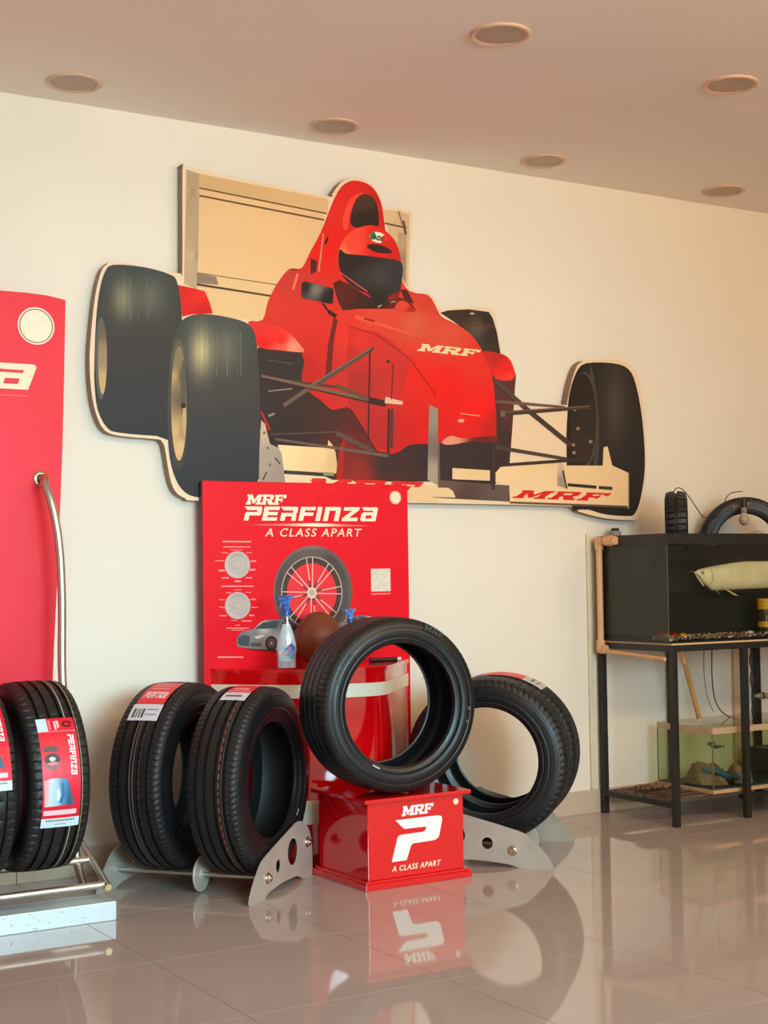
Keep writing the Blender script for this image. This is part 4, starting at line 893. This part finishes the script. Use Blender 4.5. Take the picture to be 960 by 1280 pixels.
def fin(name, P, y=0, tilt=0):
    bm = prism(bmesh.new(), P, [], lambda a, b: Vector((a, y-.0012+tilt*b, b)), lambda a, b: Vector((a, y+.0012+tilt*b, b))); return obj(name, bm, M_fin, fi_)
fin('anal_fin', [(0.488,-.035),(0.596,-.075),(0.705,-.085),(0.813,-.06),(0.813,-.01),(0.610,-.02)]); fin('dorsal_fin', [(0.569,.035),(0.623,.07),(0.745,.078),(0.813,.05),(0.813,.02)]); fin('tail_fin', [(0.813,.03),(0.908,.055),(0.948,.0),(0.908,-.05),(0.813,-.02)])
fin('pectoral_fin', [(.10,-.045),(.13,-.055),(.19,-.088),(.22,-.092),(.17,-.068)], -.03, .1); fin('pectoral_fin', [(.10,-.045),(.13,-.055),(.19,-.088),(.17,-.068)], .03, -.1)
for s in (-1, 1):
    bm = bmesh.new(); bmesh.ops.create_uvsphere(bm, u_segments=16, v_segments=10, radius=.0085, matrix=Matrix.Translation((.035, s*.0125, .012))); e = obj('eye', bm, mat('eye_ring', (206,190,140), .2), fi_, True)
    bm = bmesh.new(); bmesh.ops.create_uvsphere(bm, u_segments=12, v_segments=8, radius=.0045, matrix=Matrix.Translation((.035, s*.0178, .012))); obj('pupil', bm, M_black, e, True)
tubeo('jaw', [(-.002, -.004, .014), (.006, -.01, -.006), (.022, -.017, -.03), (.034, -.02, -.046)], [.002, .003, .004, .003], mat('jaw_pale', (236,216,170), .3), fi_)
tubeo('gill_cover_edge', spline([(.072, -.026, .03), (.084, -.0285, .005), (.082, -.028, -.025), (.07, -.022, -.045)], 5), .0022, mf, fi_); tubeo('mouth_line', spline([(.0, -.0055, .012), (.012, -.0125, .0), (.022, -.0175, -.012)], 4), .0012, M_black, fi_); tubeo('barbel', [(0, -.004, .016), (-.02, -.006, .017), (-.035, -.006, .02)], [.0012, .001, .0005], M_fin, fi_)
# yellow-topped jar in the tank
jr = root('yellow_capped_jar', 'jar with a yellow ribbed cap inside the tank at the right edge, under the fish', 'jar', (at(956, 760, -.42).x, -.42, .80))
lathe_obj('jar_body', [(0,0),(.03,0),(.032,.005),(.032,.09),(.028,.098),(0,.098)], mat('dark_amber', (70,52,20), .15), jr); lathe_obj('jar_cap', [(.033,.098),(.035,.100),(.035,.112),(.033,.114),(.035,.116),(.035,.128),(.033,.130),(.035,.132),(.035,.143),(.031,.147),(0,.147)], mat('yellow_plastic', (226,172,20), .35), jr); lathe_obj('yellow_band', [(.0325,.02),(.0335,.02),(.0335,.045),(.0325,.045)], mat('yellow_plastic', (226,172,20)), jr)
# pvc drain pipe down the tank corner
pv = root('drain_pipe', 'peach pvc drain pipe running down beside the left end of the aquarium', 'pipe', (4.235, -.035, 0))
pvx = lambda X, Y, Z: (X-4.235, Y+.035, Z)
q1, q2 = at(746, 682, -.06), at(750, 806, -.06)
XX = 4.228
tubeo('upright', [pvx(XX, -.06, .74), pvx(XX, -.06, 1.215)], .0145, M_pvc, pv); tubeo('lower_run', [pvx(XX, -.06, .728), pvx(XX, -.10, .724), pvx(XX+.004, -.475, .704)], .009, M_pvc, pv)
tubeo('top_arm', [pvx(XX, -.06, 1.215), pvx(XX, -.17, 1.215)], .0145, M_pvc, pv)
for (X, Y, Z) in ((XX, -.06, 1.215), (XX, -.06, .732)):
    bm = bmesh.new(); bmesh.ops.create_uvsphere(bm, u_segments=20, v_segments=12, radius=.021, matrix=Matrix.Translation(pvx(X, Y, Z)))
    sgn = -1 if Z > 1 else 1; tube(bm, [pvx(X, Y, Z), pvx(X, Y, Z+sgn*.04)], .0195, 20); tube(bm, [pvx(X, Y, Z), pvx(X, Y-.035, Z)], .0195, 20); obj('elbow', bm, M_pvc, pv, True)
bm = bmesh.new(); tube(bm, [pvx(XX, -.11, 1.215), pvx(XX, -.15, 1.215)], .024, 8); tube(bm, [pvx(XX, -.15, 1.215), pvx(XX, -.175, 1.215)], .019, 20); obj('threaded_coupling', bm, M_pvc, pv, True)
# slanting tan pipe below the tank
p0, p1 = at(851, 812, -.25), at(874, 898, -.25)
sp = root('slanting_pipe', 'tan plastic pipe slanting down from the aquarium to the small tank', 'pipe', tuple(p1))
d = p0-p1; tubeo('tube', [(0,0,0), tuple(d*.98)], .0105, mat('tan_pipe', (196,142,74), .4, noise=.1), sp); tubeo('collar', [tuple(d*.80), tuple(d*.99)], .0145, M_pvc, sp); tubeo('tip', [(0,0,-.012), (0,0,0)], .004, M_cream, sp)

# small tank on the lower shelf
stn = root('small_fish_tank', 'small green-tinted glass tank on the shelf under the aquarium', 'aquarium', (4.52, -.27, .1085))
def sb(name, d, m, bev=0): return boxo(name, (d[0]-4.52, d[1]-4.52, d[2]+.27, d[3]+.27, d[4]-.1085, d[5]-.1085), m, stn, bev)
sx0, sx1, sy0, sy1, sz0, sz1 = 4.52, 5.45, -.445, -.09, .125, .395
M_gg = glassmat('green_glass', (.965, .98, .955), .02, 1.5, .6); M_wt = glassmat('green_water', (.88, .905, .80), .05, 1.33, .3)
b_ = sb('base_board', (sx0-.012, sx1, sy0-.012, sy1+.01, .109, .1245), mat('chipboard', (200,160,112), .8, noise=.15, nscale=30), .001)
sb('bottom_glass', (sx0, sx1, sy0, sy1, .1247, .130), mat('dark_blue_base', (44,62,76), .4)); sb('front_glass', (sx0, sx1, sy0, sy0+.005, .1302, sz1), M_gg); sb('back_glass', (sx0, sx1, sy1-.005, sy1, .1302, sz1), M_gg)
sb('side_glass', (sx0, sx0+.005, sy0+.0055, sy1-.0055, .1302, sz1), M_gg); sb('water', (sx0+.006, sx1-.01, sy0+.006, sy1-.006, .1305, sz1-.032), M_wt)
for (x, y) in ((sx0, sy0), (sx0, sy1-.004), (4.74, sy0)): sb('corner_seam', (x-.001, x+.003, y-.001, y+.004, .1302, sz1-.008), mat('brown_silicone', (122,100,74), .5))
sb('stained_rim', (sx0-.001, sx1, sy0-.0015, sy0-.0003, sz1-.03, sz1-.003), mat('lime_stain', (196,166,132), .6, noise=.1, nscale=20)); sb('stained_rim', (sx0-.0015, sx0-.0003, sy0, sy1, sz1-.03, sz1-.003), mat('lime_stain', (196,166,132)))
sb('cover_glass', (sx0+.06, sx1, sy0+.02, sy1-.02, sz1+.0005, sz1+.0045), glassmat('cover_glass', (.96,.97,.94), .05, 1.5, 1.0))
sb('filter_box', (5.02, 5.16, sy0+.06, sy1-.05, .14, .25), mat('black_filter', (26,28,30), .4), .004)
bm = bmesh.new(); nx = 24
for (cx_, cy_, r1, r2, h_) in ((.10, -.02, .09, .1, .09), (.24, -.08, .06, .06, .075), (.17, .03, .07, .06, .06)):
    rr = bmesh.ops.create_icosphere(bm, subdivisions=3, radius=1)
    for v in rr['verts']:
        d_ = v.co.copy(); n_ = 1+.18*math.sin(5*d_.x+cx_*40)*math.cos(4*d_.y)+.08*math.sin(11*d_.z+7*d_.x); v.co = Vector((cx_+d_.x*r1*n_, cy_+d_.y*r2*n_, .024+max(d_.z, -.02)*h_*n_))
o = obj('driftwood_mound', bm, mat('driftwood', (134,110,84), .8, noise=.35, nscale=18, bump=.5, bscale=60), stn, True)
bm = bmesh.new(); P = spline([(.02, -.09, .095), (.08, -.11, .085), (.14, -.125, .06), (.20, -.13, .05)], 5); tube(bm, P, [.008]*5+[.016]*(len(P)-10)+[.010]*5, 10); obj('blue_cloth_roll', bm, mat('blue_plastic_film', (42,88,108), .5, noise=.3, nscale=20), stn, True)
bm = bmesh.new(); tube(bm, spline([(.13, -.10, .09), (.125, -.1, .13), (.135, -.1, .17)], 5), .0035, 8); obj('pale_stalk', bm, mat('pale_stalk', (176,182,130), .6), stn, True)
fc = [(sx0+.085, sy0+.10, .31, .3), (sx0+.15, sy0+.13, .29, -.4)]
for i, (x, y, z, a) in enumerate(fc):
    t = root('small_fish', ('slim dark fish near the top left of the small tank', 'dark fish hovering mid-tank above the driftwood in the small tank')[i], 'fish', (x, y, z), a)
    bm = bmesh.new(); lathe(bm, [(.0005,-.03),(.005,-.024),(.009,-.01),(.008,.005),(.004,.02),(.0015,.026)], 14, 'X'); obj('body', bm, mat('dark_fish', (74,84,60), .4), t, True)
    bm = prism(bmesh.new(), [(.024,0),(.036,.009),(.033,0),(.036,-.009)], [], lambda a_, b_: Vector((a_, -.0008, b_)), lambda a_, b_: Vector((a_, .0008, b_))); obj('tail_fin', bm, mat('dark_fish', (74,84,60)), t)
# loose rags and sticks on the shelf left of the small tank
bm = bmesh.new(); n = 14
g_ = [[bm.verts.new((.18*i/n-.09, .10*j/n-.05, .006+.012*abs(math.sin(i*1.1+j*.7))+.008*random.random())) for j in range(n+1)] for i in range(n+1)]
for i in range(n):
    for j in range(n): bm.faces.new((g_[i][j], g_[i+1][j], g_[i+1][j+1], g_[i][j+1]))
bmesh.ops.solidify(bm, geom=bm.faces[:], thickness=.002)
o = obj('crumpled_rag', bm, mat('rag_cloth', (176,140,110), .9, noise=.3, nscale=20), None, True); o.location = (4.39, -.22, .112); tag(o, 'crumpled brown rag lying on the low shelf left of the small tank', 'rag')
lbs = ['dark thin stick on the low shelf, nearest the room', 'middle thin stick on the low shelf beside the rag', 'thin stick on the low shelf, closest to the wall']
for i in range(3):
    o = tubeo('wooden_stick', [(-.10, 0, 0), (.10, .01*i, 0)], .005, mat('stick_wood', (96,70,52), .8, noise=.2), None, 8); o.location = (4.39, -.39+i*.05, .1135); tag(o, lbs[i], 'stick', 'sticks on the low shelf')
# cables
def cable(name, label, pts, rad, m): 
    o = tubeo(name, spline(pts, 8), rad, m, None, 8); return tag(o, label, 'cable')
A = lambda x, y, d_: tuple(at(x, y, d_))
cable('thin_cable', 'thin grey cable hanging down behind the frame onto the small tank', [A(880,808,-.16), A(880,840,-.16), A(884,870,-.16), A(892,890,-.16)], .0018, mat('grey_cable', (120,108,96), .6))
cable('twisted_cable', 'twisted black and white cable curving down to the small tank lid', [A(890,808,-.2), A(890,845,-.2), A(894,875,-.2), A(905,892,-.2), A(926,901,-.2)], .0028, mat('twisted_flex', (70,64,58), .6, noise=.9, nscale=150))
cable('black_power_cable', 'black power cable with clips hanging beside the second frame leg', [A(938,806,-.3), A(941,830,-.3), A(938,850,-.3), A(943,870,-.3), A(940,890,-.3), A(950,905,-.3), A(956,910,-.3)], .003, M_black)
cable('second_power_cable', 'second black cable wound next to the power cable by the frame leg', [A(942,806,-.28), A(937,826,-.28), A(942,845,-.28), A(940,872,-.28), A(943,892,-.28), A(941,900,-.28)], .003, M_black)
wp = root('wall_plug', 'small black plug hanging on its lead right of the frame leg', 'plug', A(947,843,-.28)); boxo('plug_body', (-.009, .009, -.006, .006, -.026, .014), M_black, wp, .003); tubeo('lead', [(0, 0, .014), (-.004, 0, .03), (-.016, 0, .034), (-.022, 0, .024)], .002, M_black, wp)
pp_ = root('pipe_connector', 'grey push-fit pipe connector poking in from the right edge under the aquarium', 'pipe fitting', A(945,870,-.25)); tubeo('nozzle', [(-.012, 0, 0), (.02, 0, 0)], [.006, .010], mat('grey_fitting', (150,134,112), .4), pp_); tubeo('body', [(.02, 0, 0), (.075, 0, -.002)], .014, mat('grey_fitting', (150,134,112)), pp_); tubeo('locking_ring', [(.03, 0, 0), (.045, 0, 0)], .0165, mat('dark_fitting', (80,68,58), .4), pp_)

# on top of the aquarium
sm = make_tyre_meshes(.150, .1, .095, (0,), 34, .006)
t = put_tyre(sm, 'small scooter tyre seen edge-on standing on the left end of the aquarium', (4.50, -.27, 1.1325+.150), math.radians(-42), None, name='scooter_tyre')
lm = make_tyre_meshes(RT, .085, .136, (-.2, .2), 40, .004)
t2 = put_tyre(lm, 'scooter tyre with pale maker lettering standing face-on behind the aquarium rim', tuple(tc_), math.radians(-129), None, name='scooter_tyre')
side_word(t2, 'MRF', G, .166, .085, 112-42, .018, (130,112,92), 1)
k = Ink(None); k.pos = lambda a, b, l: arcpt(.0425+.0014, math.radians(a), b)
k.area([(101,.166),(104,.170),(107,.166),(104,.156)], (120,100,84), 0); 
cable('lamp_cable', 'thin black cable looping from the small tyre over the scooter tyre to the bulb', [A(843,667,-.3), A(842,620,-.27), A(845,611,-.26), A(852,611,-.25), A(862,622,-.24), A(878,645,-.2), A(887,647,-.16), A(896,645,-.15), A(903,635,-.15), A(908,622,-.15), A(914,616.5,-.12), A(924,614.5,-.11), A(928,614.5,-.10)], .0022, M_black)
bu = root('light_bulb', 'grey unlit light bulb hanging inside the scooter tyre ring', 'light bulb', A(930, 649, -.26))
lathe_obj('globe', [(0,-.029),(.010,-.027),(.019,-.018),(.0235,-.004),(.023,.004),(.018,.015),(.0135,.028)], mat('frosted_bulb', (176,158,140), .5), bu); lathe_obj('heat_sink', [(.0135,.028),(.0145,.030),(.0125,.052),(.011,.055)], mat('bulb_collar', (140,122,106), .5), bu); lathe_obj('socket', [(.012,.055),(.0145,.056),(.0145,.095),(.008,.10),(0,.10)], M_black, bu)
cp = root('small_cup', 'small grey plastic pot with black lid on the left end of the aquarium rim', 'pot', (4.315, -.07, 1.2375))
lathe_obj('pot', [(0,0),(.026,0),(.030,.018),(.028,.022),(0,.022)], mat('grey_plastic', (160,152,140), .4), cp); lathe_obj('lid', [(.018,.0225),(.019,.033),(.014,.036),(0,.036)], M_black, cp)
gb = root('glass_dish', 'upturned clear glass dish rim showing behind the aquarium rim', 'dish', (at(946, 667, -.44).x, -.44, 1.2375-.052)); lathe_obj('bowl', [(.030,.0),(.034,.04),(.032,.058),(.026,.062),(0,.062)], glassmat('dish_glass', (.86,.88,.82), .05, 1.5, 1.3), gb); lathe_obj('foot', [(.012,.062),(.014,.066),(0,.066)], glassmat('dish_glass2', (.8,.82,.76), .05, 1.5, 1.3), gb)
